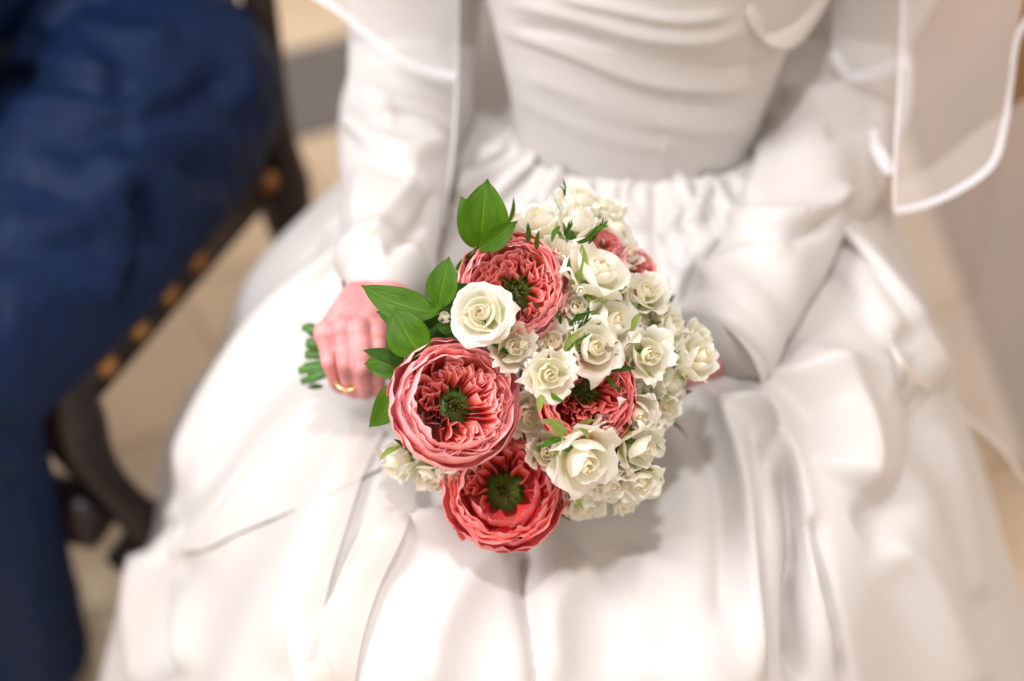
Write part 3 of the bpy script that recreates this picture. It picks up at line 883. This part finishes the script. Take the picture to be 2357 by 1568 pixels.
def garden_variant(seed, mo, mi, quarters=5, open_=1.0, cup=0.0, sr=0.17, sn=46, smooth=0):
    rng = random.Random(seed); nr = np.random.RandomState(seed)
    core = MB()
    core.tube([(0, 0, -1.3), (0, 0, -0.95), (0, 0, -0.72)], [0.06, 0.07, 0.20], 10)
    # a shallow floor that the petals spring from
    core.tube([(0, 0, -0.72), (0, 0, -0.5), (0, 0, -0.46)], [0.30, 0.34, 0.05], 14)
    petals = []
    for ring in range(4):
        n = 6
        R = 1.0 - 0.072 * ring + rng.uniform(-.01, .01)
        for k in range(n):
            a = k * 2 * math.pi / n + ring * 0.55 + rng.uniform(-.15, .15)
            zt = 0.00 + 0.085 * ring + rng.uniform(-.06, .06) + cup
            rt = R * rng.uniform(.90, .99) - (0.05 if ring else -0.02)
            prof = [(0.15, -.74), (R * 1.02, -.80), (R * 1.10, -.10), (rt, zt)]
            g = petal_grid(a, rng.uniform(.75, .95), prof, 21, 10, 0.22, 0.02, 0.045, rng.uniform(3, 8), rng.uniform(0, 6), -0.02 if ring else 0.03, 0.015)
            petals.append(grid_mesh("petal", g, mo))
    def ribbon(path, z0, ztop, lean, wav, nfreq, mat, nu=30, nv=6):
        p = catmull(path, nu)
        T = np.gradient(p, axis=0); T /= np.linalg.norm(T, axis=1, keepdims=True) + 1e-9
        Nn = np.stack([T[:, 1], -T[:, 0]], -1)
        s = np.linspace(0, 1, nu)
        ph1, ph2, ph3 = nr.uniform(0, 6.28, 3)
        G = np.zeros((nu, nv, 3))
        for j in range(nv):
            t = j / (nv - 1)
            w = wav * (0.25 + 0.75 * t ** 1.3) * (np.sin(s * nfreq + ph1) * .6 + np.sin(s * nfreq * 1.9 + ph2) * .4)
            rad = p / (np.linalg.norm(p, axis=1, keepdims=True) + 1e-6)
            G[:, j, :2] = p * (0.80 + 0.20 * t) + Nn * w[:, None] + rad * lean * t * t
            G[:, j, 2] = z0 + (ztop(np.linalg.norm(p, axis=1)) - z0) * (t * (1 - 0.10 * np.abs(2 * s - 1) ** 3)) + 0.03 * t * np.sin(s * nfreq * 1.4 + ph3)
        return grid_mesh("petal", G, mat)
    def ztop(r):
        return -0.16 + 0.30 * np.clip(r / 0.85, 0, 1) ** 1.3 + 0.0 * r + cup * .7
    off = rng.uniform(0, 6)
    for q in range(quarters):
        th = off + q * 2 * math.pi / quarters + rng.uniform(-.3, .3); sk_ = rng.uniform(-.6, .6)
        if smooth and (th % 6.283) > 3.4: continue
        nl = 3
        for j in range(nl):
            f = (j + 1) / nl
            wj = f * (math.pi / quarters) * 0.95
            Rj = 0.40 + 0.38 * f + rng.uniform(-.03, .03)
            pts = []
            for s in np.linspace(-1, 1, 9):
                rin = 0.30 + 0.14 * rng.random()
                r = rin + (Rj - rin) * (1 - abs(s) ** 2.6) + rng.uniform(-.04, .04)
                ang = th + wj * (np.sign(s) * abs(s) ** 0.6 + sk_ * (1 - abs(s)) * (1 - f)) + rng.uniform(-.08, .08)
                pts.append((r * math.cos(ang), r * math.sin(ang)))
            dz = rng.uniform(-.05, .05)
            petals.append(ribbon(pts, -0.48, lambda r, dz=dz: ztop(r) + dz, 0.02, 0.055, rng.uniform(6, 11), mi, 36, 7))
    for k in range(30 if smooth else 26):
        r0 = 0.30 + 0.50 * ((k * 0.618) % 1.0); th = k * 2.39996 + rng.uniform(-.2, .2)
        if smooth and (th % 6.283) > 3.2 and rng.random() < .85: continue
        tang = th + math.pi / 2 + rng.gauss(0, 0.75)
        L = rng.uniform(.18, .32); c = np.array([r0 * math.cos(th), r0 * math.sin(th)])
        d = np.array([math.cos(tang), math.sin(tang)]); e = np.array([-d[1], d[0]])
        amp = rng.uniform(.03, .075); sg = rng.choice((-1, 1)); npt = rng.choice((6, 7, 8))
        pts = [c + d * L * x + e * (amp * sg * (-1) ** m * rng.uniform(.6, 1.3) + 0.10 * (x * x)) for m, x in enumerate(np.linspace(-1, 1, npt))]
        pts = [p * min(1.0, 0.86 / max(np.linalg.norm(p), 1e-6)) if np.linalg.norm(p) > .86 else (p if np.linalg.norm(p) > .22 else p * .22 / np.linalg.norm(p)) for p in pts]
        dz = rng.uniform(-.07, .05)
        petals.append(ribbon(pts, -0.48, lambda r, dz=dz: ztop(r) + dz, 0.02, 0.018, rng.uniform(6, 12), mi, 30, 6))
    for k in range(smooth):
        # broad smooth cupped petals filling one side of the heart
        th = 3.6 + k * 2.4 / max(1, smooth - 1) + rng.uniform(-.1, .1)
        for rr_, hh in ((0.42, -.10), (0.62, 0.02)):
            g = petal_grid(0, 0.9, [(0.02, -.35), (0.30, -.30), (0.34, 0.0), (0.16, 0.30)], 15, 9, 0.3, 0.02, 0.02, 4, rng.uniform(0, 6), 0.02)
            ca, sa = math.cos(th + (0.2 if hh > 0 else 0)), math.sin(th + (0.2 if hh > 0 else 0))
            x = g[..., 0] * 1.1 + rr_ - .12; y = g[..., 1] * 1.25
            petals.append(grid_mesh("petal", np.stack([x * ca - y * sa, x * sa + y * ca, g[..., 2] + hh + .03], -1), mi))
    for ringr, n, wv in ((0.80, 6, 0.034), (0.87, 5, 0.020)):
        for k in range(n):
            a0 = k * 2 * math.pi / n + rng.uniform(-.2, .2) + ringr * 9
            pts = []
            for s in np.linspace(-1, 1, 8):
                ang = a0 + s * 0.62
                r = ringr + rng.uniform(-.03, .03) - 0.05 * s * s
                pts.append((r * math.cos(ang), r * math.sin(ang)))
            petals.append(ribbon(pts, -0.45, lambda r: ztop(r) - 0.02 + rng.uniform(0, .03), 0.03, wv, rng.uniform(6, 12), mi if ringr < .85 else mo, 34, 6))
    st = MB()
    for k in range(sn):
        a = rng.uniform(0, 2 * math.pi); r0 = sr * math.sqrt(rng.random())
        ln = rng.uniform(.14, .36); tilt = rng.uniform(.0, .95) ** 1.2
        d = np.array([math.cos(a) * math.sin(tilt), math.sin(a) * math.sin(tilt), math.cos(tilt)])
        p0 = np.array([r0 * math.cos(a), r0 * math.sin(a), -0.42])
        b = np.array([rng.uniform(-.5, .5), rng.uniform(-.5, .5), -0.2]) * ln * .5
        pts = [p0, p0 + d * ln * .4, p0 + d * ln * .75 + b * .4, p0 + d * ln + b]
        st.tube(catmull(pts, 6), [0.012, 0.020, 0.024, 0.020, 0.012, 0.003], 5, False)
    return core.mesh("garden_rose", M['stem']), petals, st.mesh("stamens", M['stamen'])

bouquet = empty("bouquet"); tag(bouquet, "round bouquet of coral garden roses and cream spray roses with green leaves", "bouquet")

BC = P(1250, 860, 1.075); BR = 0.128
def dome(dx, dy):
    c = np.array([1250, 860]); rho = math.hypot(dx - c[0], dy - c[1]) * K
    return 1.050 - 0.082 * math.sqrt(max(1 - rho * rho / (BR * BR), 0.01))

def frame(pos, tilt, mixn=0.45, spin=0.0):
    n = pos - BC; n /= np.linalg.norm(n)
    v = -FWD
    ax = n * mixn + v * (1 - mixn) + RT * tilt[0] + UP * tilt[1]
    ax /= np.linalg.norm(ax)
    z = Vector(ax)
    q = z.to_track_quat('Z', 'Y')
    return q @ Matrix.Rotation(spin, 3, 'Z').to_quaternion()

rs = random.Random(11)
WV = [white_variant(1, 1.0, 20, 0.8), white_variant(2, 0.8, 13, 1.2), white_variant(3, 0.6, 12, 1.4, 0.22), white_variant(4, 0.95, 14, 2.1),
      white_variant(5, 0.5, 11, 1.5, 0.40), white_variant(6, 0.8, 12, 1.6, 0.05), white_variant(7, 1.0, 14, 2.2), white_variant(8, 0.7, 12, 2.0, 0.25)]

def put_white(dx, dy, r, var, tilt=(0, 0), dd=0.0, mixn=0.5, spin=None, label=None, lock=False, big=True):
    d = dome(dx, dy) + dd
    p = P(dx, dy, d) + FWD * r * K * d * 0.1
    core, petals, sep = WV[var]
    o = bpy.data.objects.new("white_rose", core)
    o.rotation_mode = 'QUATERNION'
    up_ = 0.30 if dy < 900 else -0.15
    tilt = (tilt[0] + 0.10 + rs.uniform(-.5, .5), tilt[1] + up_ + rs.uniform(-.4, .4)) if lock is False else tilt
    o.rotation_quaternion = frame(p, tilt, mixn, rs.uniform(0, 6.28) if spin is None else spin)
    S = r * K * d * (1.15 if lock else (1.26 if big else 1.05))
    o.location = p; o.scale = (S, S, S * rs.uniform(.95, 1.15)); link(o, bouquet)
    if label: o["label"] = label
    for m in petals:
        link(bpy.data.objects.new("petal", m), o)
    for m in sep:
        link(bpy.data.objects.new("sepal", m), o)
    return o

WHITE = [
    # dx, dy, r, variant, tilt, depth offset
    (1108, 722, 67, 0, (-.05, .05), -0.030, 'fully open cream rose between the two coral roses at the left'),
    (1180, 797, 56, 3, (-.1, -.25), -0.006, None),
    (1272, 790, 50, 6, (0, .1), 0.004, None),
    (1243, 508, 50, 2, (-.1, .45), 0.0, None),
    (1198, 520, 34, 4, (-.6, .3), 0.015, None),
    (1322, 512, 52, 4, (0, .35), -0.004, None),
    (1335, 466, 54, 2, (0, .4), 0.030, None),
    (1386, 480, 52, 6, (.2, .3), 0.032, None),
    (1420, 528, 50, 3, (.4, .1), 0.040, None),
    (1282, 590, 54, 5, (.1, .1), 0.004, None),
    (1378, 622, 78, 1, (.05, .30), -0.020, 'large cream rose upright at the top right with reddish petal rims'),
    (1330, 708, 54, 3, (-.1, .2), 0.002, None),
    (1412, 742, 66, 5, (.1, .05), -0.004, None),
    (1490, 672, 54, 3, (.4, .2), 0.006, None),
    (1478, 740, 44, 6, (.3, 0), 0.022, None),
    (1368, 800, 66, 1, (.05, 0), -0.016, None),
    (1267, 862, 62, 3, (.05, -.05), -0.028, 'open cream rose with peach centre in the middle of the bouquet'),
    (1492, 815, 60, 5, (.25, -.1), -0.004, None),
    (1548, 758, 50, 3, (.4, 0), 0.012, None),
    (1603, 826, 56, 7, (.5, -.1), 0.0, None),
    (1607, 772, 36, 6, (.5, .2), 0.018, None),
    (1536, 880, 44, 2, (.4, -.3), 0.018, None),
    (1466, 948, 54, 2, (.2, -.1), 0.000, None),
    (1532, 930, 48, 3, (.4, -.3), 0.026, None),
    (1478, 1032, 60, 5, (.2, -.2), -0.006, None),
    (1474, 1112, 54, 6, (.3, -.3), -0.004, None),
    (1410, 1118, 50, 3, (.1, -.4), 0.000, None),
    (1340, 1055, 84, 2, (.25, -.55), -0.026, 'large half-open cream rose at the bottom turned to the lower right'),
    (1388, 992, 40, 4, (.3, .1), -0.004, None),
    (1256, 1040, 44, 5, (-.2, 0), 0.010, None),
    (1216, 958, 54, 3, (0, 0), 0.018, None),
    (1290, 1143, 38, 5, (0, -.2), 0.022, None),
    (1345, 1160, 50, 2, (.1, -.5), 0.026, None),
    (912, 1064, 46, 7, (-.4, -.5), 0.0, 'small cream rose peeping out at the lower left of the bouquet'),
    (985, 1098, 46, 6, (-.1, -.5), 0.010, None),
    (1050, 1092, 42, 3, (.1, -.4), 0.008, None),
    (1560, 850, 40, 6, (.4, -.2), 0.02, None),
    (1440, 870, 40, 7, (.2, 0), 0.022, None),
    (1300, 680, 34, 4, (-.1, .2), 0.02, None),
    (1445, 590, 36, 2, (.4, .3), 0.03, None),
]
for (dx, dy, r, v, t, dd, lb) in WHITE:
    put_white(dx, dy, r, v, t, dd, label=lb, lock=(r == 67 or dx == 1267))

for (dx, dy, r, v, t, dd) in ((1440, 690, 50, 3, (.3, .2), .020), (1450, 780, 50, 6, (.2, 0), .020), (1520, 720, 44, 7, (.5, .1), .018), (1400, 860, 44, 3, (.1, 0), .030),
        (1560, 800, 44, 3, (.3, .1), .022), (1500, 880, 50, 7, (.2, -.1), .020), (1440, 1060, 48, 3, (.2, 0), .018), (1400, 1060, 40, 6, (.2, -.2), .020),
        (1440, 1160, 40, 7, (.2, -.5), .016), (1500, 990, 48, 6, (.3, -.2), .022), (1390, 680, 44, 7, (.1, .2), .022), (1240, 720, 36, 3, (0, 0), .02),
        (1300, 460, 40, 3, (-.1, .4), .030), (1265, 545, 40, 7, (0, .3), .020), (1370, 540, 40, 6, (.1, .3), .026), (1320, 1110, 44, 6, (.1, -.3), .022),
        (1226, 905, 34, 7, (0, 0), .022), (1330, 860, 36, 3, (0, 0), .020), (1020, 1100, 34, 7, (-.1, -.5), .018), (955, 1085, 34, 3, (-.3, -.5), .012), (1350, 745, 40, 7, (.1, .2), .008), (1462, 850, 44, 5, (.2, -.2), .010), (1520, 830, 40, 4, (.2, .2), .006), (1440, 980, 42, 7, (.0, .2), .010), (1375, 1130, 38, 7, (.0, -.4), .006), (1230, 780, 34, 2, (.0, .3), .004)):
    put_white(dx, dy, r, v, t, dd + 0.006, big=False)
# tight little buds
bud_core, bud_pet, bud_sep = white_variant(21, 0.0, 9, 0.4, 0.35)
for (dx, dy, r, t, dd) in ((1026, 732, 20, (-.7, .3), -0.02), (1208, 795, 16, (0, .4), -0.02), (1262, 915, 20, (.2, -.9), -0.02), (1337, 668, 17, (.2, -.7), -0.03)):
    d = dome(dx, dy) + dd; p = P(dx, dy, d)
    o = bpy.data.objects.new("rose_bud", bud_core); o.rotation_mode = 'QUATERNION'
    o.rotation_quaternion = frame(p, t, 0.2, 0); S = r * K * d; o.location = p; o.scale = (S, S, S * 1.3); link(o, bouquet)
    for m in bud_pet: link(bpy.data.objects.new("petal", m), o)
    for m in bud_sep: link(bpy.data.objects.new("sepal", m), o)

GARDEN = [
    (1050, 925, 152, (.36, .26), -0.028, 31, 'pinko', 'pinki', 4, 0.0, 'largest pale pink garden rose at the left with ruffled coral heart'),
    (1182, 658, 132, (.02, .05), -0.006, 32, 'pinko', 'pinki', 4, 0.0, 'pink garden rose at the top with green stamens showing'),
    (1160, 1130, 142, (.06, .30), 0.004, 33, 'redo', 'redi', 4, 0.0, 'coral red garden rose lowest in the bouquet'),
    (1356, 912, 118, (.1, 0), -0.006, 34, 'redo', 'redi', 4, 0.0, 'coral red garden rose half hidden right of the middle'),
    (1468, 625, 62, (.5, .2), 0.03, 35, 'pinko', 'pinki', 4, 0.0, 'small pink garden rose out of focus at the upper right'),
    (1390, 560, 44, (.2, .4), 0.02, 35, 'pinko', 'pinki', 4, 0.0, None),
]
GM = {}
for (dx, dy, r, t, dd, seed, mo, mi, nq, cup, lb) in GARDEN:
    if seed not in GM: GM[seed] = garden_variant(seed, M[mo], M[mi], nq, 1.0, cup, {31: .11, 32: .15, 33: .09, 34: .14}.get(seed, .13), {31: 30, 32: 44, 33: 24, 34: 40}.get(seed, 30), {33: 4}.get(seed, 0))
    core, petals, st = GM[seed]
    d = dome(dx, dy) + dd
    S = r * K * d
    p = P(dx, dy, d) + FWD * S * 0.15
    o = bpy.data.objects.new("garden_rose", core); o.rotation_mode = 'QUATERNION'
    o.rotation_quaternion = frame(p, t, 0.25, 0.2 if seed == 33 else rs.uniform(0, 6.28))
    o.location = p; o.scale = (S, S, S); link(o, bouquet)
    if lb: o["label"] = lb
    for m in petals: link(bpy.data.objects.new("petal", m), o)
    s = link(bpy.data.objects.new("stamens", st), o); s["kind"] = "stuff"

# leaves
def leaf_grid(b, t, hw, bow=0.15, fold=0.25, roll=0.0, nu=9, nv=17, tipn=0.9, point=0.06, side=0.0, nrm=None):
    b, t = np.array(b), np.array(t)
    ax = t - b; L = np.linalg.norm(ax); ax /= L
    n = -FWD if nrm is None else np.array(nrm)
    n = n - ax * (n @ ax); n /= np.linalg.norm(n)
    w = np.cross(ax, n)
    n2 = n * math.cos(roll) + w * math.sin(roll); w = np.cross(ax, n2)
    V = np.zeros((nu, nv, 3))
    for j in range(nv):
        f = j / (nv - 1)
        prof = math.sin(math.pi * min(1, f ** 0.80 * 0.985 + 0.015)) ** tipn
        if f > 0.93: prof = max(prof * 0.75, 0.02)
        for i in range(nu):
            s = i / (nu - 1) * 2 - 1
            V[i, j] = b + ax * L * f + w * hw * prof * s + n2 * (hw * fold * abs(s) ** 1.4 * prof + bow * L * math.sin(math.pi * f) + 0.03 * hw * math.sin(9 * f + 4 * s)) + w * side * L * math.sin(math.pi * f)
    return V
LEAVES = [
    ((1318, 655), (1340, 560), 13, .955, .950, .3, .14, 'sepal'),
    ((1322, 640), (1312, 590), 9, .955, .950, -.3, -.1, 'leaf'),
    ((1252, 905), (1240, 950), 13, .935, .935, .2, .05, 'sepal'),
    ((1268, 905), (1300, 925), 9, .935, .935, -.2, .1, 'leaf'),
    ((1300, 815), (1345, 755), 12, .945, .943, .3, -.14, 'sepal'),
    ((1390, 850), (1440, 905), 8, .965, .975, .2, .1, 'leaf'),
    ((1475, 720), (1455, 770), 10, .975, .98, .2, .1, 'sepal'),
    ((1545, 800), (1530, 850), 9, .985, .99, .2, .1, 'sepal'),
    ((1355, 1010), (1330, 985), 9, .93, .93, .2, .1, 'sepal'),
    ((1330, 1130), (1345, 1175), 9, .99, 1.0, .2, .1, 'sepal'),
    ((1290, 520), (1270, 560), 9, .97, .975, .2, .1, 'leaf'),
    ((1400, 520), (1350, 555), 9, .97, .965, .2, .1, 'leaf'),
    ((1010, 790), (950, 760), 30, .99, .985, .2, .1, 'leafd'),
    ((1030, 770), (975, 735), 26, .98, .98, -.2, .1, 'leafd'),
    ((1045, 755), (1000, 750), 18, .97, .965, -.2, .1, 'leafd'),
    ((960, 850), (905, 830), 22, .995, .99, -.2, .1, 'leafd'),  # base, tip, half width px, depths, roll, side, mat
    ((1108, 572), (1122, 412), 52, .985, .975, .1, -.02, 'leaf'),
    ((1098, 572), (1060, 452), 34, .995, .995, -.2, .10, 'leaf'),
    ((1100, 575), (1192, 508), 24, .980, .970, .3, 0, 'leaf'),
    ((1050, 622), (1128, 546), 17, 1.0, .985, .2, .08, 'leaf'),
    ((1010, 708), (1034, 590), 33, .965, .96, -.15, 0, 'leaf'),
    ((1010, 722), (831, 657), 34, .97, .985, .1, -.06, 'leaf'),
    ((1008, 706), (1092, 655), 26, .975, .965, .1, -.03, 'leafd'),
    ((1020, 702), (982, 732), 11, .95, .95, .5, 0, 'leaf'),
    ((1000, 760), (866, 718), 34, .99, 1.0, .1, .04, 'leaf'),
    ((975, 822), (908, 708), 44, .965, .968, -.1, -.04, 'leaf'),
    ((935, 835), (834, 806), 16, .985, .98, .3, 0, 'leafd'),
    ((915, 860), (838, 838), 28, .99, 1.0, .1, .15, 'leaf'),
    ((902, 885), (849, 984), 27, .99, 1.0, .1, -.14, 'leaf'),
    ((905, 920), (868, 968), 24, 1.0, 1.01, -.3, -.1, 'leafd'),
    ((1040, 740), (990, 800), 30, 1.0, .99, 0, 0, 'leafd'),
    ((1000, 700), (1060, 760), 30, 1.0, 1.0, 0, 0, 'leafd'),
    ((1170, 515), (1182, 452), 8, 1.0, 1.0, .4, .05, 'leaf'),
    ((1215, 560), (1215, 510), 10, .965, .955, .2, 0, 'leaf'),
    ((1235, 575), (1240, 528), 9, .965, .955, -.2, 0, 'leaf'),
    ((1275, 1135), (1312, 1198), 16, 1.03, 1.03, .2, 0, 'leafd'),
    ((1300, 1120), (1292, 1185), 14, 1.03, 1.03, -.4, 0, 'leafd'),
    ((1415, 985), (1505, 975), 9, .98, .99, .3, .08, 'leaf'),
    ((1415, 975), (1470, 1000), 10, .975, .985, -.3, -.08, 'leaf'),
    ((1425, 1010), (1425, 1070), 9, .985, .99, .3, 0, 'leafd'),
    ((1400, 855), (1465, 850), 11, .96, .97, .3, -.1, 'leafd'),
    ((1420, 865), (1452, 935), 10, .985, .985, -.3, -.1, 'leafd'),
    ((1540, 820), (1575, 885), 12, 1.01, 1.03, -.3, -.1, 'leafd'),
    ((1440, 820), (1490, 740), 10, 1.0, 1.02, -.3, -.1, 'leafd'),
    ((1320, 560), (1378, 520), 8, .97, .96, .3, .1, 'leafd'),
    ((1310, 750), (1370, 715), 9, .955, .955, .3, -.1, 'leafd'),
    ((1300, 820), (1365, 765), 8, .945, .945, .3, -.1, 'leaf'),
    ((1308, 1000), (1238, 968), 13, .935, .935, .2, .12, 'sepal'),
    ((1300, 1005), (1262, 958), 11, .935, .93, .2, -.1, 'sepal'),
    ((1300, 1010), (1240, 1035), 12, .94, .945, .2, .1, 'leaf'),
    ((920, 1030), (872, 1062), 10, .985, .985, .3, .1, 'sepal'),
    ((955, 1040), (905, 1010), 11, .985, .975, .3, 0, 'leaf'),
]
for (b, t, hw, d1, d2, roll, side, mk) in LEAVES:
    if hw < 15: hw = hw * 0.62; d1 += 0.008
    V = leaf_grid(P(b[0], b[1], d1), P(t[0], t[1], d2), hw * 1.14 * K * (d1 + d2) / 2, 0.06, 0.22, roll, side=side)
    obj("leaf", grid_mesh("leaf", V, M[mk]), bouquet)

# inner foliage filling the gaps between blooms
fm = MB(); rf = random.Random(5)
for k in range(520):
    v = np.array([rf.gauss(0, 1), rf.gauss(0, 1), rf.gauss(0, 1)]); v /= np.linalg.norm(v)
    if v @ FWD > 0.55: continue
    rr = BR * rf.uniform(.40, .74)
    p = BC + FWD * 0.028 + v * rr
    q, _ = proj(p[None]); 
    d = v + np.array([rf.uniform(-.7, .7) for _ in range(3)]); d /= np.linalg.norm(d)
    fm.grid(leaf_grid(p, p + d * rf.uniform(.018, .032), rf.uniform(.004, .008), 0.1, 0.2, rf.uniform(-1, 1), nu=3, nv=6, nrm=v))
fo = fm.build("inner_foliage", M['leafd'], bouquet); fo["kind"] = "stuff"
# fine hairy sprigs
sp = MB()
for (dx, dy, a0, n) in ((1375, 535, .9, 7), (1320, 760, .8, 7), (1345, 745, .9, 6), (1290, 745, 1.6, 5), (1355, 560, .9, 5), (1300, 540, 1.1, 6), (1300, 450, 1.5, 3), (1560, 470, .5, 0)):
    for k in range(n):
        d = dome(dx, dy) - 0.016
        a = a0 + rf.uniform(-.5, .5); L = rf.uniform(20, 44)
        p0 = P(dx, dy, d); p1 = P(dx + L * .5 * math.cos(a), dy - L * .5 * math.sin(a) - 3, d - .004); p2 = P(dx + L * math.cos(a + .2), dy - L * math.sin(a + .2), d - .004)
        sp.tube(catmull([p0, p1, p2], 6), [.0007, .0007, .0006, .0005, .0004, .0002], 5)
so = sp.build("sprigs", M['leafd'], bouquet); so["kind"] = "stuff"

# stems: a bundle from the head through the fist, cut ends at the left
hc = P(810, 815, 1.098); he = P(712, 815, 1.115); hs = P(1150, 850, 1.07)
for k in range(15):
    a = rf.uniform(0, 6.28); r = 0.0150 * math.sqrt(rf.random())
    u = UP * math.cos(a) * r + FWD * math.sin(a) * r
    fan = 1.25
    e = he + u * fan * 1.5 + RT * rf.uniform(-.010, .010)
    m = MB(); m.tube(catmull([hs + u * 4, P(960, 830, 1.085) + u * 1.6, hc + u, e], 12), rf.uniform(.0028, .0044), 8)
    m.build("stem", M['stem'], bouquet)
for (y0, y1) in ((760, 742), (775, 765), (880, 892)):
    V = leaf_grid(P(745, y0 + 10, 1.105), P(705, y1, 1.12), 7 * K * 1.1, .05, .2, .3); obj("leaf", grid_mesh("leaf", V, M['leafd']), bouquet)

# ------------------------------------------------------------------ sheer streamers lying on the lap
def on_skirt(dx, dy, lift=0.004):
    return None
Qs, Ds = proj(SV.reshape(-1, 3))
def skirt_depth(dx, dy):
    m = (np.abs(Qs[:, 0] - dx) < 12) & (np.abs(Qs[:, 1] - dy) < 12)
    return Ds[m].min() if m.any() else 1.2
def streamer(pts, width, name, label, lift=0.013):
    path = [P(x, y, skirt_depth(x, y) - lift) for x, y in pts]
    p = catmull(path, 70)
    T = np.gradient(p, axis=0); T /= np.linalg.norm(T, axis=1, keepdims=True)
    W = np.cross(T, -FWD); W /= np.linalg.norm(W, axis=1, keepdims=True)
    V = np.stack([p + W * width * (f - .5) for f in np.linspace(0, 1, 7)], 1)
    return obj(name, grid_mesh(name, V, M['organza2']), bride)
streamer([(850, 975), (800, 1080), (760, 1200), (720, 1330), (700, 1450), (720, 1560), (760, 1640)], 0.026, "veil_streamer", None)
streamer([(925, 1080), (890, 1200), (830, 1330), (790, 1450), (770, 1560), (765, 1650)], 0.030, "veil_streamer", None)

rp = [(2040, 770), (2085, 850), (2190, 935), (2300, 1030), (2360, 1110)]
edge_ribbon([P(x, y, skirt_depth(x, y) - 0.02 if x < 2120 else 1.30 + (x - 2120) * 0.0003) for x, y in rp], 0.0055, "veil_ribbon", v5, M["organza2"], lift=0.004)
bk = [P(1020, -300, 1.50), P(1250, -300, 1.55), P(1600, -300, 1.56), P(1950, -300, 1.52)]
bm = [P(1010, 60, 1.50), P(1250, 60, 1.54), P(1600, 60, 1.56), P(1960, 60, 1.52)]
bb = [P(1000, 330, 1.50), P(1250, 330, 1.54), P(1600, 330, 1.56), P(1960, 330, 1.52)]
G = veil_panel([bk, bm, bb], 60, 30); G[..., 1] += 0.008 * np.sin(np.linspace(0, 30, 60))[:, None]
obj("veil", grid_mesh("veil", G, M['satin']), bride)
def depth_smooth(x, y, r=26):
    m = (np.abs(Qs[:, 0] - x) < r) & (np.abs(Qs[:, 1] - y) < r)
    if not m.any(): return None
    d = Ds[m]; d = d[d < d.min() + 0.05]
    return float(d.mean())
hemc = catmull([(404, 1268), (470, 1264), (545, 1228), (680, 1172), (830, 1100), (930, 1050)], 60)
topc = catmull([(520, 900), (560, 860), (640, 800), (740, 780), (860, 800), (960, 840)], 60)
nv = 26
G = np.zeros((60, nv, 3))
for i in range(60):
    for j in range(nv):
        f = j / (nv - 1)
        q = hemc[i] * (1 - f) + topc[i] * f
        if i < 8: q = q + np.array([-22 * (1 - i / 8) * math.sin(math.pi * f), 0])
        d = depth_smooth(q[0], q[1]) or 1.45
        G[i, j] = P(q[0], q[1], d - (0.004 + 0.014 * max(0, 1 - i / 22)) * (1 - f) ** 0.6 + 0.004 * f)
for it in range(3):
    G[1:-1, 1:-1] = (G[:-2, 1:-1] + G[2:, 1:-1] + G[1:-1, :-2] + G[1:-1, 2:]) / 4
ov = obj("overskirt", grid_mesh("overskirt", G, M['satin']), bride)

# ------------------------------------------------------------------ wooden bench behind at the right edge
bench = empty("wooden_bench", (0.0, 0.0, 0.0)); tag(bench, "golden brown wooden bench at the right edge behind the veil", "bench")
m = MB(); m.box((0.735, 1.10, 0.45), (0.05, 1.1, 0.90), 0.0, 0.012); m.build("side_panel", M['oak'], bench)
m = MB(); m.box((1.45, 1.05, 0.44), (1.24, 0.42, 0.04), 0, 0.008); m.build("seat", M['oak'], bench)
m = MB(); m.box((1.45, 1.34, 0.72), (1.24, 0.035, 0.46), 0, 0.008); m.build("backrest", M['oak'], bench)
